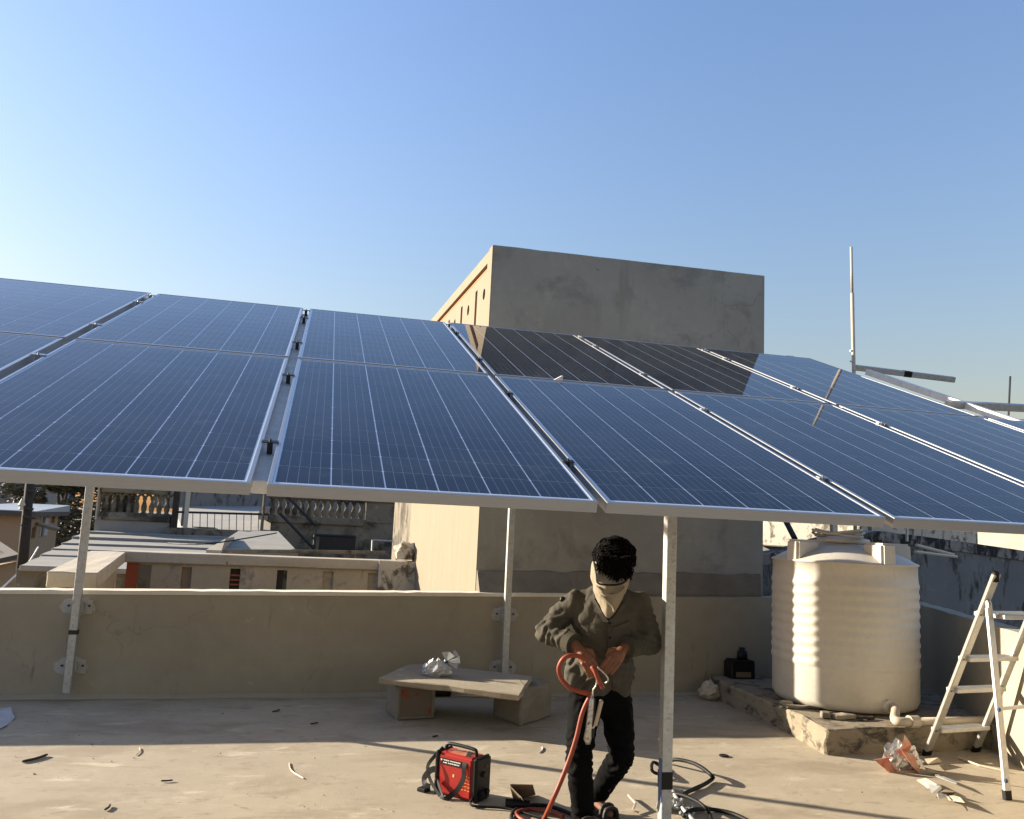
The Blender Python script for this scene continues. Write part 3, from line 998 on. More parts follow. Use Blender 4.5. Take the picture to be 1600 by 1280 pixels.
for A_, H_ in ((LG, Vector((4.499, 4.94, 1.19))), (LG2, Vector((4.499, 4.94, 1.19)) + (LF2 - LF) * .98)):
    o = MB().beam(A_ + UP * .03, H_, .024, .05, side).build('rear_leg', 'ladder', ld, bevel=.004)
    MB().beam(A_, A_ + (H_ - A_) * .05, .032, .056, side).build('foot', 'rubber', o, bevel=.004)
    for t in (.10, .46):
        MB().ball(A_.lerp(H_, t) - side * .013 + FWD * -.02, .014, seg=8, rings=6).build('rivet', 'rivet', o)
    dH = (LF.lerp(LT, .86) - H_) if A_ is LG else (LF2.lerp(LT2, .86) - H_)
    MB().tube(catmull([H_ - UP * .03, H_ + UP * .02, H_ + dH * .5 + UP * .03, H_ + dH], 4), .02, 8).build('hinge_hook', 'ladder', ld)
MB().beam(LG.lerp(Vector((4.499, 4.94, 1.19)), .46), LG2.lerp(Vector((4.499, 4.94, 1.19)) + (LF2 - LF) * .98, .46), .02, .02).build('brace', 'ladder', ld)

# ------------------------------------------------------------------ bench of a stone slab on two blocks, with a bag of parts
SZ = .335
tl, tb, br, bk = fl(592, 1059, SZ), fl(640, 1036, SZ), fl(812, 1086, SZ), fl(832, 1057, SZ)
top = [tl, fl(700, 1071, SZ), br, fl(818, 1078, SZ), fl(822, 1069, SZ), bk, fl(720, 1043, SZ), tb]
sb = MB().hexa([p - UP * .05 + (Vector((.0, .01, 0))) for p in top], top)
o = sb.build('stone_slab', 'stone', loc=(tl + bk) / 2 - UP * .05, bevel=.008, sub=3, jitter=.010)
tag(o, 'long grey stone slab laid as a bench across two supports', 'slab')
p = fl(620, 1125)
q = fl(678, 1122)
dx = (q - p).normalized()
dy = Vector((-dx.y, dx.x, 0))
if dy.y < 0:
    dy = -dy
LBH = SZ - .052
bx = thing('paint_box', (p + q) / 2, 'open brown box with red paint marks, left support of the slab', 'box')
wd = (q - p).length
for a_, s_, nm, mm in (((wd / 2, .013, LBH / 2), (wd - .05, .02, LBH - .03), 'front_panel', 'boxred'), ((.012, .17, LBH / 2), (.024, .34, LBH - .002), 'side_panel', 'block'), ((wd - .012, .17, LBH / 2), (.024, .34, LBH - .002), 'side_panel', 'block'),
                       ((wd / 2, .006, LBH - .012), (wd - .05, .024, .02), 'edge_strip', 'block'), ((wd / 2, .006, .012), (wd - .05, .024, .02), 'edge_strip', 'block'), ((wd / 2, .33, LBH / 2), (wd - .05, .02, LBH - .03), 'rear_panel', 'block')):
    MB().box(p + dx * a_[0] + dy * a_[1] + UP * a_[2], s_, (dx, dy, UP)).build(nm, mm, bx, bevel=.003)
c0, c1, c2 = fl(812, 1136), fl(862, 1120), fl(770, 1119)
c3 = c1 + (c2 - c0)
ring = [c0, c1, c3, c2]
o = MB().hexa([v + UP * 0 for v in ring], [v + UP * .283 + (sum(ring, Vector()) / 4 - v) * .03 for v in ring]).build('concrete_block', 'block', loc=sum(ring, Vector()) / 4, bevel=.015, sub=3, jitter=.018)
tag(o, 'rough concrete cube, right support of the stone slab', 'block')
# clear bag of bolts on the slab
p = fl(682, 1056, SZ)
bg = thing('bag_of_parts', p, 'knotted clear plastic bag of shiny parts lying on the slab', 'plastic bag')
b = MB().ball((0, 0, 0), 1, seg=26, rings=16)
b.v = [p + RGT * (v.x * .115 * (1 + .35 * noise.noise(v * 2.3) + .2 * noise.noise(v * 6))) + FWD * (v.y * .09 * (1 + .3 * noise.noise(v * 2.7))) + UP * (max(v.z, -.6) + .6) * .075 * (1 + .4 * noise.noise(v * 3.1)) for v in b.v]
b.build('bag_body', 'bag', bg)
nk = p + RGT * .075 + UP * .115
b = MB()
for k in range(9):
    a = -.3 + k * .28
    d_ = (RGT * math.cos(a * .9) + UP * math.sin(a * .9) + FWD * (.3 * math.sin(k * 2.1))).normalized()
    e = nk + d_ * random.uniform(.07, .12)
    s_ = d_.cross(FWD).normalized() * .028
    b.add([nk, e + s_ + FWD * .01, e - s_ - FWD * .012], [[0, 1, 2]])
    b.add([nk + FWD * .004, e + s_ + FWD * .014, e - s_ - FWD * .008], [[0, 1, 2]])
b.build('bag_neck', 'bag', bg)
for k in range(22):
    a, rr = random.uniform(0, 6.28), random.uniform(.01, .085)
    q = p + RGT * rr * math.cos(a) * 1.1 + FWD * rr * math.sin(a) + UP * random.uniform(.045, .10)
    d_ = Vector((random.uniform(-1, 1), random.uniform(-1, 1), random.uniform(-.5, .5))).normalized()
    MB().tube([q - d_ * .022, q + d_ * .022], .008, 6).build('metal_part', 'brass', bg)
MB().ball(nk, (.018, .018, .014), seg=8, rings=6).build('knot', 'rivet', bg)
p = fl(700, 1102)
o = MB().tube([p + Vector((-.075, .35, .042)), p + Vector((.075, .36, .042))], .042, 14).build('dark_bottle', 'black', loc=p + Vector((0, .35, 0)), bevel=.006)
tag(o, 'black bottle lying on its side under the slab', 'bottle')
o = MB().tube([p + Vector((.12, .36, .012)), p + Vector((.42, .30, .012))], .008, 6).build('thin_rod', 'pvc', loc=p + Vector((.2, .33, 0)))
tag(o, 'thin pale rod on the floor under the slab', 'rod')

# ------------------------------------------------------------------ welding machine
wc = fl(743, 1257)
ws = (fl(690, 1243) - wc)
wl = .29
wu = ws.normalized()
we = Vector((-wu.y, wu.x, 0))
if we.dot(FWD) < 0:
    we = -we
WD_, WH_ = .145, .235
wm = thing('welding_machine', wc + wu * .14 + we * .07, 'small red and black portable welding machine with carry strap', 'welding machine')


def wp(a, b_, h):
    return wc + wu * a + we * b_ + UP * h


axw = (wu, we, UP)
MB().box(wp(.16, WD_ / 2, WH_ / 2 + .006), (.25, WD_, WH_), axw).build('case', 'redcase', wm, bevel=.014, bseg=3)
MB().box(wp(.018, WD_ / 2, WH_ / 2 + .006), (.036, WD_ + .012, WH_ + .014), axw).build('front_panel', 'black', wm, bevel=.012, bseg=3)
MB().box(wp(.292, WD_ / 2, WH_ / 2 + .006), (.024, WD_ + .012, WH_ + .012), axw).build('rear_panel', 'black', wm, bevel=.008)
for h, b_ in ((.05, .045), (.05, .1)):
    MB().tube([wp(.004, b_, h), wp(-.018, b_, h)], .017, 12).build('socket', 'rubber', wm)
MB().tube([wp(.004, .07, .15), wp(-.016, .07, .15)], .016, 12).build('dial', 'steel_dark', wm)
MB().box(wp(-.001, .1, .19), (.003, .03, .02), axw).build('display', 'window', wm)
# black band with two lines of small white print on the long side, vent lines and a yellow mark
MB().box(wp(.185, -.0015, .195), (.15, .003, .036), axw).build('name_band', 'black', wm)
for h, x0, x1 in ((.203, .118, .245), (.189, .125, .235)):
    x = x0
    while x < x1:
        l_ = random.uniform(.006, .016)
        MB().box(wp(x + l_ / 2, -.0036, h), (l_, .0016, .0062), axw).build('print_mark', 'whiteprint', wm)
        x += l_ + random.choice((.003, .003, .008))
MB().ball(wp(.252, -.004, .203), (.006, .006, .006), seg=8, rings=6).build('print_mark', 'whiteprint', wm)
for k in range(5):
    h = .06 + k * .019
    for q in range(3):
        MB().box(wp(.055 + q * .022, -.0006, h + .002 * (q % 2)), (.015, .0016, .0028), axw).build('print_mark', 'yellowprint', wm)
MB().box(wp(.165, -.0006, .125), (.012, .0018, .016), axw).build('print_mark', 'yellowprint', wm)
MB().box(wp(.16, WD_ / 2, WH_ + .0075), (.12, .09, .003), axw).build('top_label', 'foilred', wm)
# handle, strap loops
MB().tube(catmull([wp(.06, .07, WH_), wp(.06, .07, WH_ + .03), wp(.09, .07, WH_ + .042), wp(.24, .07, WH_ + .045), wp(.275, .07, WH_ + .03), wp(.275, .07, WH_)], 5), .011, 8).build('handle', 'black', wm, smooth=True)


def strap(pts, wdt, name, par, mat='rubber', nrm=None):
    pts = catmull(pts, 7)
    b = MB()
    vs = []
    for i, p_ in enumerate(pts):
        d_ = (pts[min(i + 1, len(pts) - 1)] - pts[max(i - 1, 0)]).normalized()
        s_ = (nrm or we).cross(d_)
        s_ = s_.normalized() if s_.length > 1e-4 else UP
        n_ = d_.cross(s_).normalized()
        vs += [p_ + s_ * wdt / 2 - n_ * .0015, p_ - s_ * wdt / 2 - n_ * .0015, p_ - s_ * wdt / 2 + n_ * .0015, p_ + s_ * wdt / 2 + n_ * .0015]
    n = len(pts)
    fs = [[4 * i + k, 4 * i + (k + 1) % 4, 4 * (i + 1) + (k + 1) % 4, 4 * (i + 1) + k] for i in range(n - 1) for k in range(4)] + [[3, 2, 1, 0], [4 * (n - 1) + k for k in range(4)]]
    b.add(vs, fs)
    return b.build(name, mat, par)


strap([wp(.085, .05, WH_ + .03), wp(.088, -.004, WH_ - .03), wp(.085, -.012, .13), wp(.115, -.03, .06), wp(.165, -.06, .012), wp(.19, -.06, .008), wp(.22, -.045, .03), wp(.285, -.012, .09)], .03, 'strap', wm)
strap([wp(.285, .05, WH_ + .02), wp(.315, -.01, .2), wp(.335, -.03, .15), wp(.31, -.03, .08), wp(.22, -.05, .014)], .022, 'strap', wm)
strap([wp(.30, .0, .14), wp(.34, .0, .12), wp(.385, .01, .07), wp(.37, .0, .035), wp(.33, .0, .03)], .035, 'strap', wm)
MB().box(wp(.37, -.01, .012), (.06, .06, .022), axw).build('buckle', 'black', wm, bevel=.004)
b = MB().tube(catmull([wp(.02, -.0, .03), wp(-.02, -.06, .012), fl(790, 1266) + UP * .01, fl(840, 1279) + UP * .01, fl(880, 1290) + UP * .01], 6), .007, 6)
tag(b.build('power_lead', 'rubber', smooth=True, loc=fl(790, 1266)), 'thin black lead running from the red welding machine along the floor', 'cable')

# bent sheet offcut, black plug, cable loops by the feet
p = fl(812, 1252)
b = MB()
b.hexa([fl(802, 1250), fl(836, 1243), fl(837, 1241), fl(803, 1247)], [vp(797, 1229, 5.0) + UP * .01, vp(832, 1227, 4.98), vp(832.5, 1226, 4.98), vp(797.5, 1228, 5.0) + UP * .01])
b.hexa([fl(802, 1250), fl(803, 1248), fl(822, 1256), fl(822, 1258)], [vp(797, 1230, 5.0), vp(798, 1229, 5.0), vp(815, 1246, 4.93), vp(815, 1247, 4.93)])
tag(b.build('sheet_offcut', 'card', loc=p), 'bent brown sheet offcut standing on the floor right of the welding machine', 'offcut')
p = fl(803, 1263)
o = MB().tube([p + RGT * -.05 + UP * .025, p + RGT * .09 + UP * .025], [.026, .02], 10).build('cable_plug', 'rubber', loc=p)
tag(o, 'black rubber plug lying between the offcut and the cable loops', 'plug')


def floor_cable(pxs, r, mat, name, label, cat='cable', group=None, z=None, n=6):
    pts = []
    for k, q in enumerate(pxs):
        h = (q[2] if len(q) > 2 else 0) + r
        pts.append(fl(q[0], q[1], h))
    o = MB().tube(catmull(pts, n), r, 7).build(name, mat, smooth=True, loc=fl(pxs[0][0], pxs[0][1]))
    return tag(o, label, cat, group)


floor_cable([(900, 1275), (860, 1260), (825, 1259), (803, 1268), (800, 1282), (815, 1296), (850, 1300), (890, 1290), (905, 1276)], .011, 'rubber', 'black_cable', 'black cable loop on the floor by the worker left foot, under the red lead')
floor_cable([(880, 1276), (866, 1270), (840, 1266), (826, 1264), (806, 1272), (830, 1290)], .011, 'cable_red', 'red_cable', 'red cable end curling inside the black loop on the floor')
floor_cable([(1038, 1200), (1022, 1191), (1018, 1199, .05), (1022, 1207, .02), (1040, 1212)], .011, 'rubber', 'black_cable', 'small black cable loop poking out left of the near post')
floor_cable([(1040, 1190), (1056, 1187, .04), (1078, 1191, .05), (1096, 1199, .05), (1112, 1212, .03), (1113, 1217), (1100, 1226), (1076, 1237), (1050, 1252), (1030, 1262)], .013, 'rubber', 'black_cable', 'wide black cable loop on the sunlit floor right of the near post')
floor_cable([(1040, 1241), (1060, 1241, .03), (1085, 1250, .05), (1102, 1262, .04), (1110, 1275), (1112, 1290)], .011, 'rubber', 'black_cable', 'black cable arching over the bolt heap behind the near post')
floor_cable([(1046, 1228), (1056, 1245, .02), (1066, 1262, .02), (1080, 1278), (1090, 1292)], .012, 'galv', 'grey_cable', 'grey cable running down past the bolt heap')
floor_cable([(1068, 1276), (1080, 1266, .02), (1110, 1265), (1140, 1270), (1162, 1279), (1185, 1292)], .012, 'rubber', 'black_cable', 'black cable end trailing right out of the bottom photo edge')
p = fl(1056, 1268)
hp = thing('bolt_heap', p, 'heap of grey nuts, bolts and clamps at the near post foot', 'hardware')
for k in range(34):
    a, rr = random.uniform(0, 6.28), random.uniform(0, .13)
    q = p + RGT * rr * math.cos(a) * 1.1 + FWD * rr * math.sin(a) * .9 + UP * max(.01, .06 * (1 - rr / .13) * random.random() + .01)
    d_ = Vector((random.uniform(-1, 1), random.uniform(-1, 1), random.uniform(-.4, .4))).normalized()
    if k % 3:
        MB().tube([q - d_ * .02, q + d_ * .008, q + d_ * .0081, q + d_ * .018], [.006, .006, .013, .013], 6).build('bolt', 'galv', hp)
    else:
        MB().box(q, (.045, .03, .012), frame_of(d_)).build('clamp', 'alu', hp, bevel=.003)

# ------------------------------------------------------------------ litter on the floor
p = fl(1412, 1202)
fb_ = thing('torn_foil_bag', p, 'torn red and silver foil bag standing before the platform', 'foil bag')
b = MB().ball((0, 0, 0), 1, seg=24, rings=14)
b.v = [p + RGT * (v.x * .13 * (1 + .5 * noise.noise(v * 2.1))) + FWD * (v.y * .08 * (1 + .4 * noise.noise(v * 2.7 + Vector((3, 0, 0))))) + UP * (max(v.z, -.5) + .5) * .10 * (1 + .55 * noise.noise(v * 2.6) + .35 * abs(noise.noise(v * 6)) - .25 * v.x) for v in b.v]
b.build('bag_body', 'foil', fb_)


def flake(pts, name, mat, par=None, loc=None, th=.003):
    n_ = (pts[1] - pts[0]).cross(pts[2] - pts[0]).normalized() * th
    return MB().hexa([q - n_ for q in pts], [q + n_ for q in pts]).build(name, mat, par, loc=loc)


D0 = p.dot(FWD)
for k, poly in enumerate(([(1413, 1148), (1424, 1163), (1421, 1178), (1410, 1172)], [(1365, 1187), (1388, 1184), (1400, 1205), (1420, 1212), (1395, 1212)], [(1408, 1172), (1428, 1180), (1440, 1212), (1425, 1198)],
                          [(1398, 1204), (1432, 1204), (1438, 1222), (1414, 1216)], [(1388, 1182), (1410, 1170), (1420, 1180), (1404, 1184)], [(1376, 1190), (1392, 1200), (1388, 1210)])):
    flake([vp(x, y, D0 - .09 + .006 * k - .02 * math.sin(i * 2 + k)) for i, (x, y) in enumerate(poly)], 'torn_flap', 'foilred', fb_)
labs = ['white torn wrapper strip in front of the foil bag', 'crumpled white wrapper right of the foil bag front', 'small white paper flake nearest the ladder shadow', 'folded pale paper scrap near the ladder rear foot',
        'thin pale plastic sliver behind the foil bag', 'brown paper strip in the foil bag shadow', 'grey plastic sliver in the foil bag shadow', 'flat dark card piece by the paper scraps']
scr = [[(1432, 1219), (1446, 1216), (1464, 1226), (1450, 1232)], [(1450, 1224), (1470, 1228), (1474, 1240), (1456, 1240)], [(1464, 1240), (1476, 1238), (1480, 1246), (1466, 1248)], [(1478, 1240), (1500, 1246), (1507, 1254), (1482, 1250)],
       [(1444, 1186), (1466, 1184), (1472, 1190), (1450, 1194)], [(1444, 1199), (1470, 1206), (1476, 1210), (1446, 1203)], [(1460, 1208), (1496, 1222), (1494, 1225), (1462, 1213)], [(1470, 1232), (1494, 1238), (1488, 1242), (1468, 1238)]]
for k, poly in enumerate(scr):
    pts = [fl(x, y, .012 + .018 * ((i + k) % 3)) for i, (x, y) in enumerate(poly)]
    c = sum(pts, Vector()) / 4
    c.z = 0
    tag(flake(pts, 'paper_scrap', ['paper', 'bag', 'whiteprint', 'paper', 'pvc', 'card', 'galv', 'card'][k], None, c, .0015), labs[k], 'litter', 'litter scraps beside the foil bag')
o = MB().tube([fl(1497, 1184, .01), fl(1530, 1196, .012), fl(1575, 1206, .01)], .008, 6).build('pale_rod', 'pvc', loc=fl(1530, 1196))
tag(o, 'pale thin rod on the floor beneath the stepladder', 'rod')
b = MB().hexa([fl(-30, 1112), fl(-30, 1150), fl(8, 1134), fl(24, 1120), fl(17, 1106)], [fl(-30, 1112, .02), fl(-30, 1150, .025), fl(8, 1134, .006), fl(24, 1120, .012), fl(17, 1106, .03)])
tag(b.build('white_sheet', 'whitesheet', loc=fl(0, 1125), sub=3, jitter=.015), 'white plastic sheet corner at the left photo edge by the wall', 'sheet')


def stick(a_, b_, r, mat, name, lab, cat='stick', grp=None, arch=0):
    p_, q_ = fl(*a_, r), fl(*b_, r)
    o = MB().tube(catmull([p_, p_.lerp(q_, .5) + UP * arch + (q_ - p_).cross(UP) * .08, q_], 4), [r * .8] + [r] * 7 + [r * .6], 6).build(name, mat, loc=fl(*a_))
    return tag(o, lab, cat, grp)


stick((35, 1190), (74, 1179), .009, 'wood', 'dark_strip', 'long dark strip on the sunlit floor at left, nearest the photo edge')
stick((252, 1220), (270, 1219), .005, 'wood', 'dark_strip', 'short dark strip on the sunlit floor left of centre')
stick((164, 1265), (172, 1257), .006, 'wood', 'dark_strip', 'short dark strip low on the floor at left, tilted')
stick((485, 1131), (497, 1129), .006, 'wood', 'dark_strip', 'short dark strip in the wall shadow left of the slab')
stick((426, 1112), (437, 1109), .006, 'wood', 'dark_strip', 'tiny dark strip deep in the wall shadow')
stick((676, 1151), (684, 1149), .006, 'wood', 'dark_strip', 'tiny dark strip in the sun below the slab')
stick((452, 1192), (474, 1216), .004, 'pvc', 'straw', 'long curved pale straw on the floor', 'straw')
stick((212, 1180), (218, 1168), .003, 'pvc', 'straw', 'short pale straw at left on the floor', 'straw')
stick((842, 1176), (847, 1167), .004, 'whiteprint', 'straw', 'short white straw left of the worker leg', 'straw')
b = MB().tube([fl(982, 1243, .015), fl(993, 1255, .03), fl(989, 1266, .015), fl(998, 1269, .012)], .007, 6)
tag(b.build('bent_wire', 'pvc', loc=fl(990, 1258)), 'bent pale wire hook on the floor between worker and near post', 'wire')
o = MB().lathe([(.004, .0), (.034, .001), (.036, .008), (.028, .012), (.004, .010)], 14, fl(1131, 1182)).build('metal_washer', 'steel_dark', loc=fl(1131, 1182))
tag(o, 'dark round washer on the sunlit floor before the platform', 'washer')
# paint flakes and mortar crumbs nobody could count
b = MB()
rnd = random.Random(3)
for k in range(300):
    x, y = rnd.uniform(-2.5, 6), rnd.uniform(4.3, 7.7)
    s_ = rnd.choice((.003, .003, .004, .005, .008)) * rnd.uniform(.6, 1.2)
    a_ = rnd.uniform(0, 3.14)
    ca_, sa_ = math.cos(a_), math.sin(a_)
    st = rnd.uniform(.4, 1.6)
    z_ = rnd.uniform(.2, .8) * s_
    b.add([(x + ca_ * s_ * st, y + sa_ * s_ * st, 0), (x - sa_ * s_, y + ca_ * s_, 0), (x - ca_ * s_ * st, y - sa_ * s_ * st, 0), (x + sa_ * s_, y - ca_ * s_, 0), (x + ca_ * s_ * .2, y, z_ + .004)], [[0, 1, 4], [1, 2, 4], [2, 3, 4], [3, 0, 4]], rnd.choice((0, 0, 0, 1, 2)))
tag(b.build('floor_crumbs', ['stone', 'wood', 'paper']), kind='stuff')

# ================================================================== neighbouring roofs beyond the parapet
DN = -7.5


def block(name, mat, par, x0, x1, y0, y1, z0, z1, bevel=0, loc=None, sub=0, jit=0):
    return MB().hexa([(x0, y0, z0), (x1, y0, z0), (x1, y1, z0), (x0, y1, z0)], [(x0, y0, z1), (x1, y0, z1), (x1, y1, z1), (x0, y1, z1)]).build(name, mat, par, bevel=bevel, loc=loc, sub=sub, jitter=jit)


def holed(name, mat, par, O, u, w_, h_, th, holes):
    """upright wall from corner O along u (w_ long, h_ high), thickness th behind, with rectangular openings (u0, u1, z0, z1)"""
    u = Vector(u).normalized()
    n = Vector((-u.y, u.x, 0))
    us = sorted({0, w_, *[a for h in holes for a in h[:2]]})
    zs = sorted({0, h_, *[a for h in holes for a in h[2:]]})
    solid = lambda i, j: 0 <= i < len(us) - 1 and 0 <= j < len(zs) - 1 and not any(h[0] <= us[i] < h[1] and h[2] <= zs[j] < h[3] for h in holes)
    P = lambda a, z, d: O + u * a + UP * z + n * d
    b = MB()
    for i in range(len(us) - 1):
        for j in range(len(zs) - 1):
            if not solid(i, j):
                continue
            a, c, z, t = us[i], us[i + 1], zs[j], zs[j + 1]
            b.add([P(a, z, 0), P(c, z, 0), P(c, t, 0), P(a, t, 0)], [[0, 1, 2, 3]])
            b.add([P(a, z, th), P(c, z, th), P(c, t, th), P(a, t, th)], [[3, 2, 1, 0]])
            for di, dj, q in ((-1, 0, (a, z, a, t)), (1, 0, (c, t, c, z)), (0, -1, (c, z, a, z)), (0, 1, (a, t, c, t))):
                if not solid(i + di, j + dj):
                    b.add([P(q[0], q[1], 0), P(q[2], q[3], 0), P(q[2], q[3], th), P(q[0], q[1], th)], [[0, 1, 2, 3]])
    return b.build(name, mat, par)


# ---- terrace parapet of the next house: old cream wall with vents, coping in an L
YF = 11.9
tp = thing('terrace_parapet', (-.4, YF, 0), 'old cream terrace parapet with square vents and stained coping', 'wall')
zt = at(420, 870, YF).z
x0_, x1_ = at(197, 900, YF).x, at(596, 900, YF).x
vents = []
for px in (291, 367, 440.5, 513, 583):
    a_, b_ = at(px - 8, 900, YF).x - x0_, at(px + 8, 900, YF).x - x0_
    vents.append((a_, b_, 2.36 + .0, 2.62))
VB = zt - .13 - 2.8
H_W = 2.8
vz0, vz1 = at(440, 915, YF).z - VB, at(440, 891, YF).z - VB
holes = [(a_, b_, vz0 - .15, vz1) for a_, b_, _, _ in vents]
holed('wall', 'terrace_cream', tp, Vector((x0_, YF, VB)), (1, 0, 0), x1_ - x0_, H_W, .14, holes)
for k, (a_, b_, _, _) in enumerate(vents):
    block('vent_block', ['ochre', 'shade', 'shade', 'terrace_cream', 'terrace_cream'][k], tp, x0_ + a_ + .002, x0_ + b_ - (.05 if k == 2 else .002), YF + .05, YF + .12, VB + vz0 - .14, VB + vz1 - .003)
for k, dz in enumerate((.10, .16, .22)):
    block('vent_bar', 'red', tp, x0_ + vents[1][0] + .004, x0_ + vents[1][1] - .004, YF + .02, YF + .045, VB + vz1 - dz, VB + vz1 - dz + .022)
block('coping', 'old_coping', tp, x0_ - .25, x1_ + .05, YF - .05, YF + .34, zt - .13, zt + .005, .012, sub=4, jit=.012)
block('red_corner', 'red', tp, x0_ - .005, x0_ + .14, YF - .012, YF - .002, VB + 1, zt - .135)
block('stained_panel', 'moss', tp, x0_ + .15, x0_ + .30, YF - .008, YF - .002, VB + 1, zt - .16)
# left arm coming towards us
la, lb = Vector((x0_ - .02, YF - .06, 0)), Vector((at(152, 912, 8.3).x, 8.3, 0))
lo_ = Vector((-.42, 0, 0))
MB().hexa([la + UP * (zt - .14), lb + UP * (zt - .16), lb + lo_ * 1.0 + UP * (zt - .16), la + lo_ + UP * (zt - .14)], [la + UP * (zt - .002), lb + UP * (zt - .02), lb + lo_ + UP * (zt - .02), la + lo_ + UP * (zt - .002)]).build('coping', 'old_coping', tp, bevel=.01, sub=3, jitter=.008)
MB().hexa([la + lo_ * .2 + UP * -2, lb + lo_ * .2 + UP * -2, lb + lo_ * .8 + UP * -2, la + lo_ * .8 + UP * -2], [la + lo_ * .2 + UP * (zt - .143), lb + lo_ * .2 + UP * (zt - .163), lb + lo_ * .8 + UP * (zt - .163), la + lo_ * .8 + UP * (zt - .143)]).build('wall', 'terrace_cream', tp)
# pier at its right end, black with mould
ex0, ex1 = at(592, 890, YF - .1).x, at(650, 890, YF - .1).x
block('end_pier', 'stained_white', tp, ex0, ex1, YF - .12, YF + .3, VB, at(620, 877, YF - .1).z, .01, sub=3, jit=.012)
# sunken court floor
tag(block('court_floor', 'terrace', None, -5, 1.55, 8.4, 12.6, -.6, -.5), kind='structure')
# white lumpy sack on the pier
p = at(632, 872, YF + .1)
crumple('white_sack', p - UP * .02, (.16, .16, .13), 'stained_white', 'lumpy white sack on the parapet end beside the cream wing', 'sack', 21, amp=.35)

# ---- stepped slab roof
sr = thing('slab_roof', at(120, 890, 14), 'stepped roof of overlapping weathered concrete slabs', 'roof')
yy = [13.6, 14.5, 15.4, 16.4, 17.5, 18.7, 20.0]
lft = [(30, 884), (44, 876), (62, 866), (80, 857), (96, 848), (112, 838), (127, 830)]
for k in range(7):
    a_ = at(*lft[k], yy[k])
    rgt = at(430, lft[k][1] + 2, yy[k]).x
    d_ = (yy[k + 1] - yy[k] if k < 6 else 1.2) + .15
    dx_ = (at(*lft[k + 1], yy[k + 1]).x - a_.x) if k < 6 else .6
    b = MB().hexa([Vector((a_.x, a_.y, a_.z - .07)), Vector((rgt, a_.y, a_.z - .07)), Vector((rgt, a_.y + d_, a_.z - .03)), Vector((a_.x + dx_, a_.y + d_, a_.z - .03))],
                  [a_, Vector((rgt, a_.y, a_.z)), Vector((rgt, a_.y + d_, a_.z + .03)), Vector((a_.x + dx_, a_.y + d_, a_.z + .03))])
    b.build('slab', 'slab', sr, bevel=.012, sub=2, jitter=.02)
a_ = at(27, 886, 13.75)
block('wall', 'moss', sr, a_.x, at(420, 886, 13.75).x, 13.75, 13.95, DN, a_.z - .03)
b = MB().hexa([Vector((a_.x, 13.95, DN)), Vector((a_.x + .2, 13.95, DN)), Vector((at(127, 830, 20).x + .2, 20, DN)), Vector((at(127, 830, 20).x, 20, DN))], [Vector((a_.x, 13.95, a_.z - .08)), Vector((a_.x + .2, 13.95, a_.z - .08)), Vector((at(127, 830, 20).x + .2, 20, at(127, 836, 20).z)), Vector((at(127, 830, 20).x, 20, at(127, 836, 20).z))])
b.build('side_wall', 'moss', sr)

# ---- balcony house: balustrades, pillars, terrace with rail
YB = 20.5
bh = thing('balcony_house', at(380, 830, YB), 'weathered old house front with bottle balustrades and a railed terrace', 'house')


def bx_(name, mat, x0, y0, x1, y1, Y, dep=.25, par=None, bevel=0, jit=0):
    a, c = at(x0, y1, Y), at(x1, y0, Y)
    return MB().hexa([(a.x, Y, a.z), (c.x, Y, a.z), (c.x, Y + dep, a.z), (a.x, Y + dep, a.z)], [(a.x, Y, c.z), (c.x, Y, c.z), (c.x, Y + dep, c.z), (a.x, Y + dep, c.z)]).build(name, mat, par or bh, bevel=bevel, sub=2 if jit else 0, jitter=jit)


def baluster(x, zb_, zt_, Y):
    h = zt_ - zb_
    b = MB().lathe([(.075, 0), (.075, .07 * h), (.045, .12 * h), (.06, .25 * h), (.062, .38 * h), (.032, .62 * h), (.05, .72 * h), (.05, .76 * h), (.028, .80 * h)], 10, (x, Y, zb_))
    # arch springing either side
    for s in (-1, 1):
        b.tube([(x, Y, zb_ + .76 * h), (x + s * .05, Y, zb_ + .88 * h), (x + s * .14, Y, zb_ + 1.0 * h)], .03, 6)
    return b.build('baluster', 'moss', bh, smooth=False)


bx_('pillar', 'old_coping', 150, 730, 157, 812, YB - .1, .3)
bx_('lower_wall', 'slab', 146, 812, 266, 836, YB, .3, jit=.02)
bx_('sill', 'moss', 157, 804, 266, 812, YB - .05, .3, bevel=.02)
bx_('top_rail', 'moss', 157, 755, 266, 769, YB - .05, .3, bevel=.02)
bx_('rear_screen', 'moss', 157, 769, 212, 804, YB + .24, .06)
zb_, zt_ = at(210, 804, YB).z, at(210, 769, YB).z
for k in range(9):
    baluster(at(164 + k * 12, 790, YB).x, zb_, zt_, YB + .1)
bx_('door_post', 'darkpost', 266, 735, 282, 827, YB - .15, .35)
bx_('post', 'grey_weather', 282, 735, 293, 822, YB - .12, .3)
bx_('white_pipe', 'white_paint', 292, 735, 294.5, 826, YB - .2, .06)
# terrace floor rising to the stained rear wall
a, b2, c, d = at(286, 829, YB), at(424, 829, YB), at(424, 791, 27), at(270, 791, 27)
MB().hexa([p_ - UP * .3 for p_ in (a, b2, c, d)], [a, b2, c, d]).build('terrace_floor', 'terrace', bh)
bx_('rear_wall', 'grey_weather', 240, 757, 600, 793, 27, .3, jit=.02)
bx_('right_floor', 'terrace', 404, 805, 640, 812, YB + .6, 5)
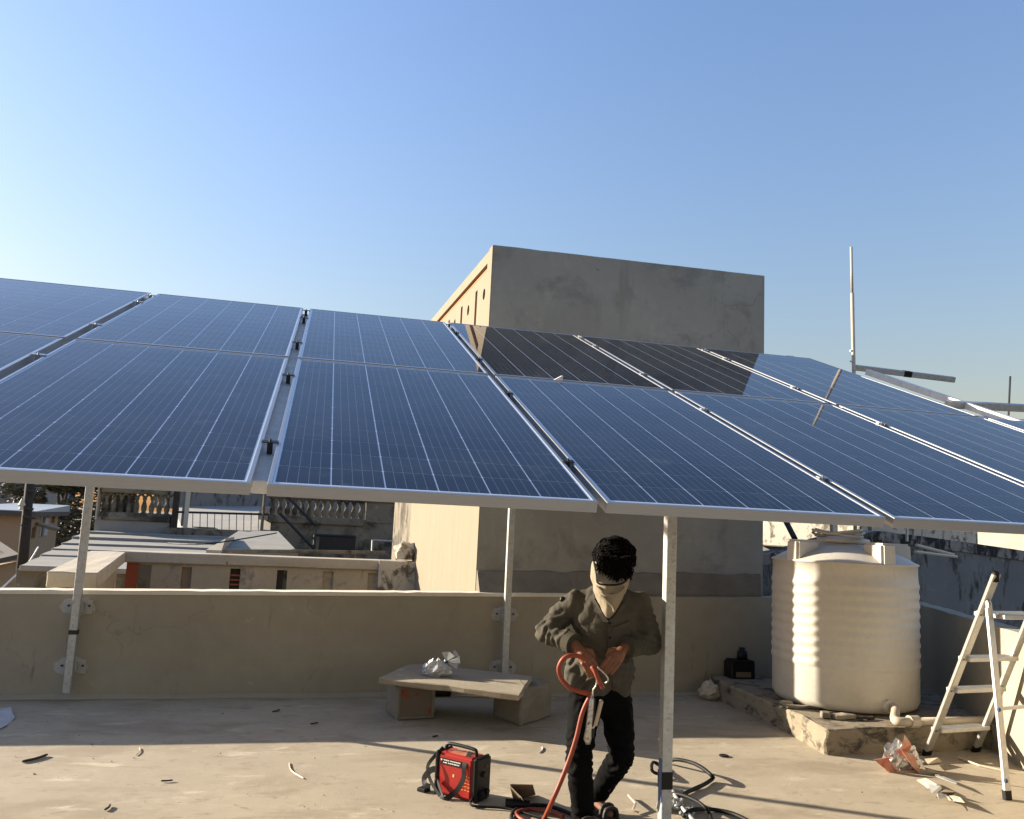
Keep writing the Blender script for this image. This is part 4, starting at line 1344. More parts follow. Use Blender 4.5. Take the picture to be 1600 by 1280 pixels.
# railing: top bar and thin rods, one part each
ra, rb2 = at(272, 800, YB - .1), at(420, 804, YB - .1)
MB().tube([ra, rb2], .028, 6).build('top_bar', 'steel_dark', bh)
for k in range(11):
    x = 290 + k * 11.4
    MB().tube([at(x, 801, YB - .1), at(x - .5, 829, YB - .1)], .009, 5).build('rod', 'steel_dark', bh)
bx_('edge_beam', 'moss', 255, 829, 372, 856, YB - .3, .5, jit=.02)
bx_('pillar', 'moss', 405, 735, 418, 842, YB - .15, .35, bevel=.03)
bx_('sill', 'moss', 418, 811, 570, 816, YB - .05, .3, bevel=.02)
bx_('top_rail', 'moss', 418, 764, 628, 777, YB - .05, .3, bevel=.02)
zb_, zt_ = at(490, 811, YB).z, at(490, 777, YB).z
for k in range(13):
    baluster(at(426 + k * 11.6, 790, YB).x, zb_, zt_, YB + .1)
bx_('solid_panel', 'moss', 571, 777, 632, 816, YB, .28, jit=.02)
bx_('lower_wall', 'moss', 418, 816, 640, 885, YB + .02, .3, jit=.03)
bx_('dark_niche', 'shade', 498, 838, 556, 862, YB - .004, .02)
a_ = at(146, 836, YB)
block('body', 'moss', bh, a_.x, at(640, 836, YB).x, YB + .35, YB + 8, DN, at(400, 834, YB + .35).z - .4)
# sloping grey slab over the stair, and the black handrails
a, b2, c, d = at(322, 861, 15.5), at(466, 861, 15.5), at(436, 830, 18.5), at(372, 829, 18.5)
MB().hexa([p_ - UP * .12 for p_ in (a, b2, c, d)], [a, b2, c, d]).build('stair_cover', 'slab', bh, bevel=.02)
a, b2 = at(322, 861, 15.5), at(352, 846, 15.9)
MB().hexa([p_ - UP * .05 for p_ in (a, b2, at(366, 843, 17), at(346, 862, 15.4))], [a + UP * .02, b2 + UP * .05, at(366, 843, 17) + UP * .05, at(346, 862, 15.4) + UP * .02]).build('curved_edge', 'old_coping', bh)
for pts in ([(447, 774), (494, 822), (491, 860)], [(437, 802), (490, 857)], [(493, 836), (556, 839)], [(492, 836), (491, 864)]):
    MB().tube([at(x, y, 19.6) for x, y in pts], .035, 6).build('handrail', 'steel_dark', bh)
for pts in ([(582, 844), (620, 846)], [(582, 844), (581, 862)]):
    MB().tube([at(x, y, 18.6) for x, y in pts], .02, 6).build('pale_pipe', 'galv', bh)
MB().tube([at(350, 861, 14.6), at(470, 862, 14.6), at(602, 864, 14.6)], .035, 6).build('gutter_pipe', 'moss', bh)
MB().tube(catmull([at(262, 849, 15.8), at(320, 850, 15.2), at(380, 842, 15.6), at(432, 833, 16.5)], 5), .012, 5).build('wire', 'steel_dark', bh)
MB().lathe([(.03, 0), (.2, .01), (.26, .035), (.2, .03), (.02, .02)], 14, at(318, 826, 20.9)).build('basin', 'moss', bh)

# ---- far left: ochre house, grey house, dark roof, utility pole, tree
YO = 30
oh = thing('ochre_house', at(30, 870, YO), 'ochre house with a wheel-shaped vent window and flat sheet roof', 'house')
c0_ = at(42, 812, YO)
b = MB()
a = at(-60, 900, YO)
fz = at(20, 806, YO).z
rim = [(-60, 30), (42, 30)]
wl_, wr_ = at(-60, 850, YO), at(42, 850, YO)
holed('front_wall', 'ochre', oh, Vector((wl_.x, YO, DN)), (1, 0, 0), wr_.x - wl_.x, fz - DN, .25,
      [(at(-9, 0, YO).x - wl_.x, at(17, 0, YO).x - wl_.x, at(4, 832, YO).z - DN, at(4, 810, YO).z - DN)])
sx0, sx1 = wr_, at(86, 850, 36)
dv = Vector((sx1.x - sx0.x, 36 - YO, 0))
wh = []
for u0, u1, z0, z1 in ((.10, .22, 838, 822), (.34, .46, 838, 806), (.54, .63, 815, 803), (.74, .86, 818, 800)):
    wh.append((u0 * dv.length, u1 * dv.length, at(60, z0, 33).z - DN, at(60, z1, 33).z - DN))
holed('side_wall', 'ochre', oh, Vector((sx0.x, YO + .01, DN)), dv, dv.length, fz - DN, .2, wh)
du = dv.normalized()
dn_ = Vector((-du.y, du.x, 0))
for k, (u0, u1, z0, z1) in enumerate(wh):
    q0, q1 = Vector((sx0.x, YO, 0)) + du * u0 + dn_ * .14, Vector((sx0.x, YO, 0)) + du * u1 + dn_ * .14
    MB().hexa([q0 + UP * (DN + z0), q1 + UP * (DN + z0), q1 + dn_ * .03 + UP * (DN + z0), q0 + dn_ * .03 + UP * (DN + z0)], [q0 + UP * (DN + z1), q1 + UP * (DN + z1), q1 + dn_ * .03 + UP * (DN + z1), q0 + dn_ * .03 + UP * (DN + z1)]).build('window', 'window', oh)
q = Vector((sx0.x, YO, 0)) + du * (.33 * dv.length) - dn_ * .02
MB().box(q + UP * (at(62, 822, 32).z), (.09, .09, (at(60, 806, 33).z - at(60, 838, 33).z)), (du, dn_, UP)).build('window_frame', 'white_paint', oh)
q = Vector((sx0.x, YO, 0)) + du * (.52 * dv.length) - dn_ * .02
MB().box(q + UP * (at(66, 824, 32).z), (.75, .06, .62), (du, dn_, UP)).build('curtain', 'sheet', oh)
# wheel vent: rim, hub and spokes
wc_ = at(4, 821, YO)
r0 = (at(17, 821, YO).x - at(-9, 821, YO).x) / 2
block('vent_back', 'shade', oh, wc_.x - r0 + .003, wc_.x + r0 - .003, YO + .16, YO + .2, wc_.z - r0 * .85, wc_.z + r0 * .85)
MB().tube([(wc_.x, YO + .04, wc_.z), (wc_.x, YO + .12, wc_.z)], r0 * .24, 14).build('hub', 'grey_weather', oh)
for k in range(14):
    a_ = 2 * math.pi * k / 14
    d_ = Vector((math.cos(a_), 0, math.sin(a_)))
    MB().hexa([Vector((wc_.x, YO + .03, wc_.z)) + d_ * r0 * .3 + Vector((d_.z, 0, -d_.x)) * t_ * r0 * .04 for t_ in (-1, 1)] + [Vector((wc_.x, YO + .03, wc_.z)) + d_ * r0 * .92 + Vector((d_.z, 0, -d_.x)) * t_ * r0 * .11 for t_ in (1, -1)],
              [Vector((wc_.x, YO + .1, wc_.z)) + d_ * r0 * .3 + Vector((d_.z, 0, -d_.x)) * t_ * r0 * .04 for t_ in (-1, 1)] + [Vector((wc_.x, YO + .1, wc_.z)) + d_ * r0 * .92 + Vector((d_.z, 0, -d_.x)) * t_ * r0 * .11 for t_ in (1, -1)]).build('spoke', 'white_paint', oh)
pts = [Vector((wl_.x - .5, YO - .3, 0)), Vector((wr_.x + .25, YO - .3, 0)), Vector((sx1.x + .3, 36.3, 0)), Vector((wl_.x - .5, 36.3, 0))]
MB().hexa([v + UP * fz for v in pts], [v + UP * (fz + .15) for v in pts]).build('roof_edge', 'darkroof', oh)
MB().hexa([v * 1 + UP * (fz + .155) for v in pts], [pts[0] + UP * (fz + .18), pts[1] + UP * (fz + .18), pts[2] + UP * (fz + .40), pts[3] + UP * (fz + .40)]).build('roof_sheet', 'sheet', oh)
aw = [at(52, 818, 31.5), at(60, 816, 31), at(94, 824, 31), at(88, 828, 31.5)]
MB().hexa([v - UP * .05 for v in aw], aw).build('awning', 'sheet', oh)

gh = thing('grey_house', at(10, 790, 45), 'plain grey house behind the ochre house, one dark window', 'house')
ga, gb_ = at(-80, 760, 45), at(44, 760, 45)
ztop = at(20, 700, 45).z
holed('front_wall', 'greyhouse', gh, Vector((ga.x, 45, DN)), (1, 0, 0), gb_.x - ga.x, ztop - DN, .3, [(at(2, 0, 45).x - ga.x, at(21, 0, 45).x - ga.x, at(10, 779, 45).z - DN, at(10, 754, 45).z - DN)])
block('side_wall', 'greyhouse', gh, gb_.x - .3, gb_.x, 45.31, 53, DN, ztop)
block('window', 'greyhouse', gh, at(2, 0, 45).x + .003, at(21, 0, 45).x - .003, 45.12, 45.2, at(10, 779, 45).z + .01, at(10, 754, 45).z)
block('pane', 'window', gh, at(4, 0, 45).x, at(20, 0, 45).x, 45.08, 45.115, at(10, 777, 45).z, at(10, 756, 45).z)
block('roof', 'greyhouse', gh, ga.x, gb_.x + .2, 44.8, 53.2, ztop + .002, ztop + .25)

dr = thing('dark_shed', at(0, 880, 24), 'low shed with dark sloping roof at the left photo edge', 'shed')
v0, v1, v2, v3 = at(-60, 886, 24), at(30, 866, 24), at(0, 846, 27), at(-60, 830, 27)
MB().hexa([v - UP * .12 for v in (v0, v1, v2, v3)], [v0, v1, v2, v3]).build('roof', 'darkroof', dr)
v0, v1 = at(-60, 890, 24.2), at(26, 871, 24.2)
MB().hexa([Vector((v0.x, 24.2, DN)), Vector((v1.x, 24.2, DN)), Vector((v1.x, 26.5, DN)), Vector((v0.x, 26.5, DN))], [Vector((v0.x, 24.2, v0.z - .1)), Vector((v1.x, 24.2, v1.z - .1)), Vector((v1.x, 26.5, v1.z - .1)), Vector((v0.x, 26.5, v0.z))]).build('wall', 'ochre', dr)

YP = 23
up_ = thing('utility_pole', at(36, 880, YP), 'dark leaning utility pole with cross arms before the ochre house', 'utility pole')
pb, pt = at(28, 960, YP), at(48.5, 735, YP)
MB().tube([pb, pt], [.14, .10], 12).build('pole', 'darkpost', up_, smooth=True)
for x0, y0, x1, y1 in ((38, 793, 52, 796), (36, 807, 56, 810), (34, 820, 42, 824), (44, 766, 56, 769)):
    MB().beam(at(x0, y0, YP - .14), at(x1, y1, YP - .14), .06, .06).build('cross_arm', 'steel_dark', up_)
MB().lathe([(.02, 0), (.07, .02), (.05, .08), (.09, .12), (.06, .2), (.02, .22)], 10, at(33, 797, YP - .14)).build('insulator', 'pvc', up_)
MB().lathe([(.02, 0), (.07, .02), (.05, .08), (.02, .14)], 10, at(34, 788, YP - .14)).build('insulator', 'pvc', up_)
o = MB().tube(catmull([at(60, 855, 22), at(44, 880, 19), at(18, 905, 16), at(-20, 940, 13)], 6), .018, 5).build('pole_wire', 'galv', loc=at(44, 880, 19))
tag(o, 'slack grey wire sagging from the utility pole towards us', 'wire')

YT = 40
tr = thing('leafy_tree', at(95, 900, YT), 'dusty dark tree standing behind the ochre house and the pole', 'tree')
tb_ = at(98, 860, YT)
tb_.z = -8
cc = at(95, 812, YT)
MB().tube(catmull([tb_, tb_ + Vector((.2, .2, 3)), Vector((cc.x, YT, cc.z - 2.2)), Vector((cc.x + .2, YT, cc.z - .3))], 4), [.32] * 4 + [.27] * 4 + [.2] * 5, 10).build('trunk', 'bark', tr)
rt = random.Random(5)
lb_ = MB()
clumps = []
for k in range(22):
    a, e = rt.uniform(0, 6.28), rt.uniform(-.7, 1.2)
    q = Vector((cc.x + 2.5 * math.cos(a) * math.cos(e), YT + 1.8 * math.sin(a) * math.cos(e), cc.z + 1.7 * math.sin(e) + .2))
    clumps.append((q, rt.uniform(.55, 1.05)))
    st = Vector((cc.x, YT, cc.z - 1.6 + rt.uniform(0, 1.3)))
    MB().tube(catmull([st, st.lerp(q, .5) + UP * .2, q], 4), [.09, .085, .08, .07, .06, .05, .04, .03, .02], 6).build('limb', 'bark', tr)
for q, r in clumps:
    for k in range(330):
        d_ = Vector((rt.gauss(0, 1), rt.gauss(0, 1), rt.gauss(0, 1))).normalized() * r * rt.uniform(.45, 1.05) ** .6
        d_.z *= .8
        p_ = q + d_
        n1 = Vector((rt.gauss(0, 1), rt.gauss(0, 1), rt.gauss(0, 1) + .6)).normalized()
        s_, u_, _ = frame_of(n1)
        L = rt.uniform(.08, .17)
        lb_.add([p_ - s_ * L, p_ + u_ * L * .4, p_ + s_ * L, p_ - u_ * L * .4], [[0, 1, 2, 3]])
lb_.build('crown', 'leaf', tr)

# ---- right side neighbours
YN = 9.3
nw = thing('grey_wall', at(1400, 900, YN), 'tall weathered grey wall beyond the side parapet, black mould along its top', 'wall')
topl = [(1150, 868), (1190, 867), (1240, 858), (1300, 840), (1372, 830), (1440, 838), (1520, 849), (1600, 861), (1680, 873)]
b = MB()
tp3 = []
for i in range(len(topl) - 1):
    for k in range(5):
        t = k / 5
        tp3.append(at(topl[i][0] * (1 - t) + topl[i + 1][0] * t, topl[i][1] * (1 - t) + topl[i + 1][1] * t, YN) + UP * .012 * noise.noise(Vector((i + t * 3, 4, 2))))
n = len(tp3)
vv = []
for p_ in tp3:
    vv += [(p_.x, YN, -2), (p_.x, YN + .3, -2), (p_.x, YN + .3, p_.z - .13), (p_.x, YN, p_.z - .13)]
b.add(vv, [[4 * i + k, 4 * i + (k + 1) % 4, 4 * (i + 1) + (k + 1) % 4, 4 * (i + 1) + k] for i in range(n - 1) for k in range(4)] + [[3, 2, 1, 0], [4 * (n - 1) + k for k in range(4)]])
b.build('wall', 'grey_weather', nw)
b = MB()
vv = []
for p_ in tp3:
    vv += [(p_.x, YN - .02, p_.z - .128), (p_.x, YN + .32, p_.z - .128), (p_.x, YN + .32, p_.z), (p_.x, YN - .02, p_.z)]
b.add(vv, [[4 * i + k, 4 * i + (k + 1) % 4, 4 * (i + 1) + (k + 1) % 4, 4 * (i + 1) + k] for i in range(n - 1) for k in range(4)] + [[3, 2, 1, 0], [4 * (n - 1) + k for k in range(4)]])
M['mould'] = surf('mouldy_coping', (.32, .30, .27), .95, scale=3, bump=.5, bscale=20, patch=[((.03, .03, .028), 4.5, .44, .54, (1.4, 1, .7)), ((.40, .38, .34), 9, .62, .7)])
b.build('coping', 'mould', nw)
b = MB().tube([at(1417, 826, 9.2), at(1417, 846, 9.2)], .02, 6)
b.build('stub_post', 'galv', nw)


def facing_wall(name, mat, par, px0, px1, py_top, py_bot, Y, az_deg, dep, z0=None):
    """wall through the pixel column px0 at depth Y, its face turned to azimuth az_deg"""
    a = at(px0, py_bot, Y)
    nrm = Vector((math.cos(math.radians(az_deg)), math.sin(math.radians(az_deg)), 0))
    u = Vector((-nrm.y, nrm.x, 0))
    r = ray(px1, py_bot)
    k = Vector((a.x, a.y, 0)).dot(nrm) / Vector((r.x, r.y, 0)).dot(nrm)
    e = CAM + r * k
    zt = at(px0, py_top, Y).z
    zb0 = a.z if z0 is None else z0
    A, Bp = Vector((a.x, a.y, 0)), Vector((e.x, e.y, 0))
    return MB().hexa([A + UP * zb0, Bp + UP * zb0, Bp - nrm * dep + UP * zb0, A - nrm * dep + UP * zb0], [A + UP * zt, Bp + UP * zt, Bp - nrm * dep + UP * zt, A - nrm * dep + UP * zt]).build(name, mat, par, bevel=.02)


sw = thing('stained_house', at(1190, 850, 13), 'sunlit whitewashed house wall with black stains right of the tower', 'house')
facing_wall('wall', 'stained_white', sw, 1178, 1345, 790, 852, 13.2, 205, 4)
facing_wall('lower_wall', 'grey_weather', sw, 1180, 1345, 851.5, 1000, 13.35, 205, 4)
ch_ = thing('cream_house', at(1500, 860, 17), 'sunlit cream house wall seen just under the panels at right', 'house')
facing_wall('wall', 'white_paint', ch_, 1352, 1750, 775, 1000, 17, 205, 5)

# poles against the sky at right
YQ = 8.9
q0, q1 = at(1334.3, 590, YQ), at(1330, 386, YQ)
pp = thing('tall_pole', q0, 'tall pale pole rising behind the right end of the panels', 'pole')
base = Vector((q0.x, YQ, 0))
MB().tube([base, q0, q1.lerp(q0, .36)], .022, 10).build('lower_pipe', 'pvc', pp, smooth=True)
MB().tube([q1.lerp(q0, .36) - UP * .01, q1], .016, 10).build('upper_pipe', 'pvc', pp, smooth=True)
for t in (.02, .12, .20):
    MB().box(q0.lerp(q1, t) + Vector((-.02, 0, 0)), (.05, .03, .015)).build('clip', 'galv', pp)
q0, q1 = at(1574, 690, 16), at(1578.5, 588, 16)
o = MB().tube([Vector((q0.x, 16, -2)), q0, q1], .022, 6).build('thin_pole', 'steel_dark', loc=(q0.x, 16, -2))
tag(o, 'thin dark aerial pole near the right photo edge', 'pole')

# ================================================================== the worker
from mathutils.bvhtree import BVHTree


def man(x, y, f):                     # f metres in front of the upright plane 5 m away
    return vp(x, y, 5.0 - f)


BASE = man(940, 1277, 0)
BASE.z = 0
person = thing('person', BASE, 'person with bowed head, cream face scarf, olive jacket and black trousers, holding a welding cable', 'person')
AX = (RGT, FWD, UP)

HC = man(957, 880, .30)               # head
fdir = (-FWD * .80 - UP * .60).normalized()      # face looks down towards the hands
fup = (fdir.cross(RGT)).normalized()
if fup.z < 0:
    fup = -fup
HAX = (RGT, fdir, fup)
neck0, neck1 = man(950, 932, .16), man(954, 902, .25)
pel, wst, chs = man(938, 1083, .03), man(942, 1030, .08), man(947, 968, .14)
shL, shR = man(897, 926, .13), man(1001, 929, .13)
elL, elR = man(855, 987, .10), man(1016, 1003, .10)
wrL, wrR = man(899, 1008, .27), man(976, 1012, .27)
hipL, hipR = man(914, 1092, .03), man(962, 1092, .0)
knL, knR = man(905, 1186, .20), man(971, 1182, .10)
anL, anR = man(911, 1287, .17), man(931, 1252, -.06)


def fingers(b, wrist, palm, dirs, side_, thumb, r0=.0105):
    """palm, four bent fingers of different length and a thumb from the side of the palm"""
    pd = (palm - wrist).normalized()
    sd = side_.normalized()
    nm = pd.cross(sd).normalized()
    if nm.dot(-FWD) < 0:
        nm = -nm                      # back of the hand faces the viewer
    b.limb(wrist, palm, .026, .034)
    b.ball(palm + pd * .012, (.040, .046, .021), axes=(sd, pd, nm))
    for k in range(4):
        off = (k - 1.5) * .0205
        root = palm + pd * .046 + sd * off
        L = (.074, .084, .079, .062)[k]
        c1 = root + (pd + dirs * .35 - nm * .1).normalized() * L * .46
        c2 = c1 + (pd * .5 + dirs * .7 - nm * .75).normalized() * L * .34
        c3 = c2 + (dirs * .75 - nm * .9).normalized() * L * .28
        b.limb(palm + sd * off * .8, root, r0 * 1.1, r0 * 1.05)
        b.limb(root, c1, r0 * 1.05, r0)
        b.limb(c1, c2, r0, r0 * .92)
        b.limb(c2, c3, r0 * .92, r0 * .8)
        b.ball(root + nm * .004, .0115)
    t0 = palm - pd * .02 + sd * thumb * .026
    t1 = t0 + (sd * thumb * .8 + pd * .55 - nm * .2).normalized() * .036
    t2 = t1 + (pd * .9 - sd * thumb * .25 - nm * .35).normalized() * .033
    b.limb(palm - pd * .01, t0, .018, .015)
    b.limb(t0, t1, .0145, .0125)
    b.limb(t1, t2, .0125, .0105)


bd = MB()
bd.ball(HC, (.076, .098, .112), axes=HAX, seg=20, rings=14)
bd.ball(HC - fup * .055 + fdir * .03, (.058, .07, .07), axes=HAX)              # jaw
bd.limb(HC + fdir * .094 + fup * .008, HC + fdir * .112 - fup * .03, .010, .016)   # nose
bd.ball(HC + fdir * .094 - fup * .066, (.026, .010, .008), axes=HAX)             # lips
for s in (-1, 1):
    bd.ball(HC + RGT * s * .079 - fup * .012 - fdir * .005, (.012, .018, .03), axes=HAX)   # ears
    bd.ball(HC + RGT * s * .033 + fdir * .089 + fup * .006, (.017, .012, .011), axes=HAX)  # eyelids
bd.limb(neck0, neck1, .062, .054)
bd.limb(neck1, HC - fup * .03, .054, .055)
bd.ball(chs, (.165, .10, .17), axes=AX)
bd.ball(wst, (.135, .095, .15), axes=AX)
bd.ball(pel, (.145, .10, .12), axes=AX)
for sh, el, wr in ((shL, elL, wrL), (shR, elR, wrR)):
    bd.limb(neck0 - UP * .07, sh - UP * .06 + (neck0 - sh) * .12, .05, .043)
    bd.limb(sh - UP * .06 + (neck0 - sh) * .12, el, .043, .038)
    bd.limb(el, wr, .042, .027)
for hp_, kn, an in ((hipL, knL, anL), (hipR, knR, anR)):
    bd.limb(hp_, kn, .078, .055)
    bd.limb(kn, an, .055, .038)
toeL, toeR = anL + Vector((0, 0, 0)) - FWD * .15, man(951, 1277, .05)
toeL = anL - FWD * .16 + RGT * .03
toeL.z, toeR.z = .03, .03
for an, te in ((anL, toeL), (anR, toeR)):
    hl = an + (an - te) * .25
    hl.z = .045
    bd.limb(an, hl, .038, .036)
    bd.limb(an, te, .038, .026)
    bd.limb(hl, te, .034, .026)
palmL, palmR = man(911, 1024, .31), man(966, 1024, .31)
fingers(bd, wrL, palmL, (RGT * .30 - UP * .85), (RGT * .8 + UP * .45), 1)
fingers(bd, wrR, palmR, (-RGT * .35 - UP * .8), (RGT * .8 - UP * .5), -1)
body_o = bd.build('body', 'skin', person, smooth=True)


def fuse(o, vox, smooth_it=4, disp=None):
    md = o.modifiers.new('fuse', 'REMESH')
    md.mode, md.voxel_size, md.use_smooth_shade = 'VOXEL', vox, True
    md = o.modifiers.new('soft', 'SMOOTH')
    md.factor, md.iterations = .5, smooth_it
    if disp:
        for nm_, size, st in disp:
            tx = D.textures.new(nm_, 'CLOUDS')
            tx.noise_scale, tx.noise_depth = size, 2
            md = o.modifiers.new(nm_, 'DISPLACE')
            md.texture, md.strength, md.mid_level, md.texture_coords = tx, st, .5, 'GLOBAL'
        md = o.modifiers.new('soft2', 'SMOOTH')
        md.factor, md.iterations = .5, 1
    bpy.context.view_layer.update()
    me = D.meshes.new_from_object(o.evaluated_get(bpy.context.evaluated_depsgraph_get()))
    o.modifiers.clear()
    o.data = me
    me.polygons.foreach_set('use_smooth', [True] * len(me.polygons))
    return o


fuse(body_o, .0034, 2)


def wrinkle(o, folds):
    """push cloth folds into a baked mesh: each fold = (centre, direction across the folds, pitch, depth, reach)"""
    org = person.location
    for v in o.data.vertices:
        w_ = v.co + org
        for c, d_, pitch, dep, reach in folds:
            k = (w_ - c).length / reach
            if k < 1:
                ph = (w_ - c).dot(d_) / pitch + 1.3 * noise.noise(w_ * 9)
                v.co += v.normal * dep * (1 - k) ** .7 * (math.sin(ph * 6.283) - .3)


# trousers
tb = MB()
tb.ball(pel - UP * .02, (.165, .115, .11), axes=AX)
tb.limb(hipL, knL, .098, .074)
tb.limb(knL, anL + UP * .02, .074, .062)
tb.limb(hipR, knR, .098, .074)
tb.limb(knR, anR + UP * .03, .074, .056)
tro = fuse(tb.build('trousers', 'trousers', person, smooth=True), .009, 6, [('cloth_t', .09, .022), ('cloth_t2', .035, .008)])
kd = (anL - hipL).normalized()
wrinkle(tro, [(knL, kd, .045, .008, .17), (knR, (anR - hipR).normalized(), .045, .008, .17), (anL, kd, .04, .009, .13), (hipL, (kd + RGT * .6).normalized(), .05, .007, .16), (hipR, (kd - RGT * .6).normalized(), .05, .007, .16)])
# jacket
jb = MB()
jb.ball(chs + UP * .01, (.195, .13, .19), axes=AX, seg=20, rings=12)
jb.ball(wst, (.165, .125, .18), axes=AX, seg=20, rings=12)
jb.limb(man(905, 1040, .05), man(900, 1062, .06), .075, .075)
jb.limb(man(968, 1040, .06), man(967, 1070, .05), .085, .078)
jb.limb(man(935, 1040, .07), man(935, 1066, .06), .10, .10)
jb.limb(neck0 - UP * .02, neck0 + UP * .015, .085, .075)
for sh, el, wr, k in ((shL, elL, wrL, 1), (shR, elR, wrR, 1)):
    jb.limb(neck0 - UP * .045, sh - UP * .05, .080, .064)
    jb.limb(sh - UP * .05, el, .068, .064)
    jb.limb(el, el.lerp(wr, .80), .070, .056)
jac = fuse(jb.build('jacket', 'jacket', person, smooth=True), .009, 6, [('cloth_j', .08, .026), ('cloth_j2', .03, .010)])
aL, aR = (wrL - elL).normalized(), (wrR - elR).normalized()
uL, uR = (elL - shL).normalized(), (elR - shR).normalized()
wrinkle(jac, [(elL, (uL + aL).normalized(), .042, .011, .15), (elR, (uR + aR).normalized(), .042, .011, .15), (elL.lerp(wrL, .6), aL, .04, .008, .13), (elR.lerp(wrR, .6), aR, .04, .008, .13),
              (shL.lerp(elL, .55), (uL + RGT * .4).normalized(), .05, .007, .12), (shR.lerp(elR, .55), (uR - RGT * .4).normalized(), .05, .007, .12),
              (wst + RGT * .08, (UP + RGT * .5).normalized(), .06, .008, .2), (wst - RGT * .10 - UP * .08, (UP - RGT * .7).normalized(), .05, .012, .17)])
# dark cuffs and open sleeves
for el, wr in ((elL, wrL), (elR, wrR)):
    d_ = (wr - el).normalized()
    c = el.lerp(wr, .86)
    MB().tube([c - d_ * .03, c + d_ * .025], [.060, .062], 18).build('cuff', 'jacket_hem', person, smooth=False)

bpy.context.view_layer.update()


def caster(o, off):
    bm = bmesh.new()
    bm.from_mesh(o.data)
    t = BVHTree.FromBMesh(bm)
    bm.free()
    org = person.location

    def hit(x, y):
        d_ = ray(x, y).normalized()
        p_, n_, _, _ = t.ray_cast(CAM - org, d_)
        if p_ is None:
            p_, n_, _, _ = t.find_nearest(man(x, y, .15) - org)
        return p_ + org - d_ * off
    return hit


on_j = caster(jac, .004)


def strip(pxs, r, name, mat, n=5, hit=None):
    return MB().tube(catmull([(hit or on_j)(x, y) for x, y in pxs], n), r, 6).build(name, mat, person, smooth=True)


# placket, buttons, pocket flaps, lapels
strip([(949, 968), (948, 985), (948, 1003), (949, 1018), (951, 1040), (955, 1062), (960, 1082)], .0045, 'placket', 'jacket_hem')
for x, y in ((953, 974), (953, 997)):
    MB().ball(on_j(x, y), (.007, .007, .007), seg=8, rings=6).build('button', 'black', person)
for pts in ([(908, 976), (918, 981), (930, 984), (940, 982)], [(957, 981), (967, 977), (978, 973), (984, 969)]):
    b = MB()
    up_pts, dn_pts = [on_j(x, y) for x, y in pts], [on_j(x, y + 7) for x, y in pts]
    d_ = FWD * .004
    vv = [q for a_, c_ in zip(up_pts, dn_pts) for q in (a_ - d_, c_ - d_, c_ + d_, a_ + d_)]
    n_ = len(pts)
    b.add(vv, [[4 * i + k, 4 * i + (k + 1) % 4, 4 * (i + 1) + (k + 1) % 4, 4 * (i + 1) + k] for i in range(n_ - 1) for k in range(4)] + [[3, 2, 1, 0], [4 * (n_ - 1) + k for k in range(4)]])
    b.build('pocket_flap', 'jacket', person)
for pts in ([(920, 893), (919, 912), (926, 936), (938, 958), (948, 972)], [(984, 905), (983, 922), (974, 945), (962, 963), (951, 972)]):
    b = MB()
    outer_, inner_ = [on_j(x + (-5 if pts[0][0] < 950 else 5), y) for x, y in pts], [on_j(x + (3 if pts[0][0] < 950 else -3), y) for x, y in pts]
    d_ = FWD * .012
    vv = [q for a_, c_ in zip(outer_, inner_) for q in (a_, c_ - d_, c_, a_ + d_)]
    n_ = len(pts)
    b.add(vv, [[4 * i + k, 4 * i + (k + 1) % 4, 4 * (i + 1) + (k + 1) % 4, 4 * (i + 1) + k] for i in range(n_ - 1) for k in range(4)] + [[3, 2, 1, 0], [4 * (n_ - 1) + k for k in range(4)]])
    b.build('lapel', 'jacket', person)
# shoulder badge
MB().ball(on_j(876, 932), (.016, .008, .018), seg=8, rings=6, axes=AX).build('badge', 'black', person)

# scarf masking the face, hanging in a point on the chest
SCL = [(925, 876), (922, 888), (924, 905), (927, 922), (932, 938), (939, 953), (947, 966)]
SCR = [(985, 896), (984, 906), (981, 915), (976, 930), (970, 943), (962, 956), (953, 966)]
SCT = 11
vv = []
rows_ = len(SCL)
for j in range(rows_):
    for i in range(SCT):
        t = i / (SCT - 1)
        x = SCL[j][0] + (SCR[j][0] - SCL[j][0]) * t
        y = SCL[j][1] + (SCR[j][1] - SCL[j][1]) * t + (7 * math.sin(math.pi * t) if 0 < j < rows_ - 1 else 0)
        bul = math.sin(math.pi * t) ** .7
        f = .27 + (.165 - .012 * j) * bul * (1 if j < 4 else .75) + .010 * math.sin(j * 2.2 + t * 7 + 1.5 * math.sin(t * 5)) - (.02 * max(0, j - 4))
        vv.append(man(x, y, f))
q = MB()
ff = [[j * SCT + i, j * SCT + i + 1, (j + 1) * SCT + i + 1, (j + 1) * SCT + i] for j in range(rows_ - 1) for i in range(SCT - 1)]
q.add(vv, ff)
sc_o = q.build('scarf', 'scarf', person, smooth=True)
md = sc_o.modifiers.new('sub', 'SUBSURF')
md.levels = md.render_levels = 2
tx = D.textures.new('cloth_s', 'CLOUDS')
tx.noise_scale = .05
md = sc_o.modifiers.new('folds', 'DISPLACE')
md.texture, md.strength, md.texture_coords = tx, .016, 'GLOBAL'
md = sc_o.modifiers.new('thick', 'SOLIDIFY')
md.thickness = .005
# fold lines under the chin
for pts in ([(930, 915), (942, 926), (955, 930), (967, 926), (976, 917)], [(936, 930), (948, 938), (958, 948), (960, 957)]):
    MB().tube(catmull([man(x, y, .27 + (.155 if y < 928 else .12) * math.sin(math.pi * (x - 922) / 62) ** .7 + .012) for x, y in pts], 5), [.003] + [.008] * (5 * (len(pts) - 1) - 1) + [.003], 6).build('scarf_fold', 'scarf', person, smooth=True)
# cloth over nose and cheeks seen above the glasses
bb = MB().ball(HC + fdir * .035 - fup * .03, (.083, .085, .078), axes=HAX, seg=18, rings=12)
bb.build('face_cloth', 'scarf', person, smooth=True)
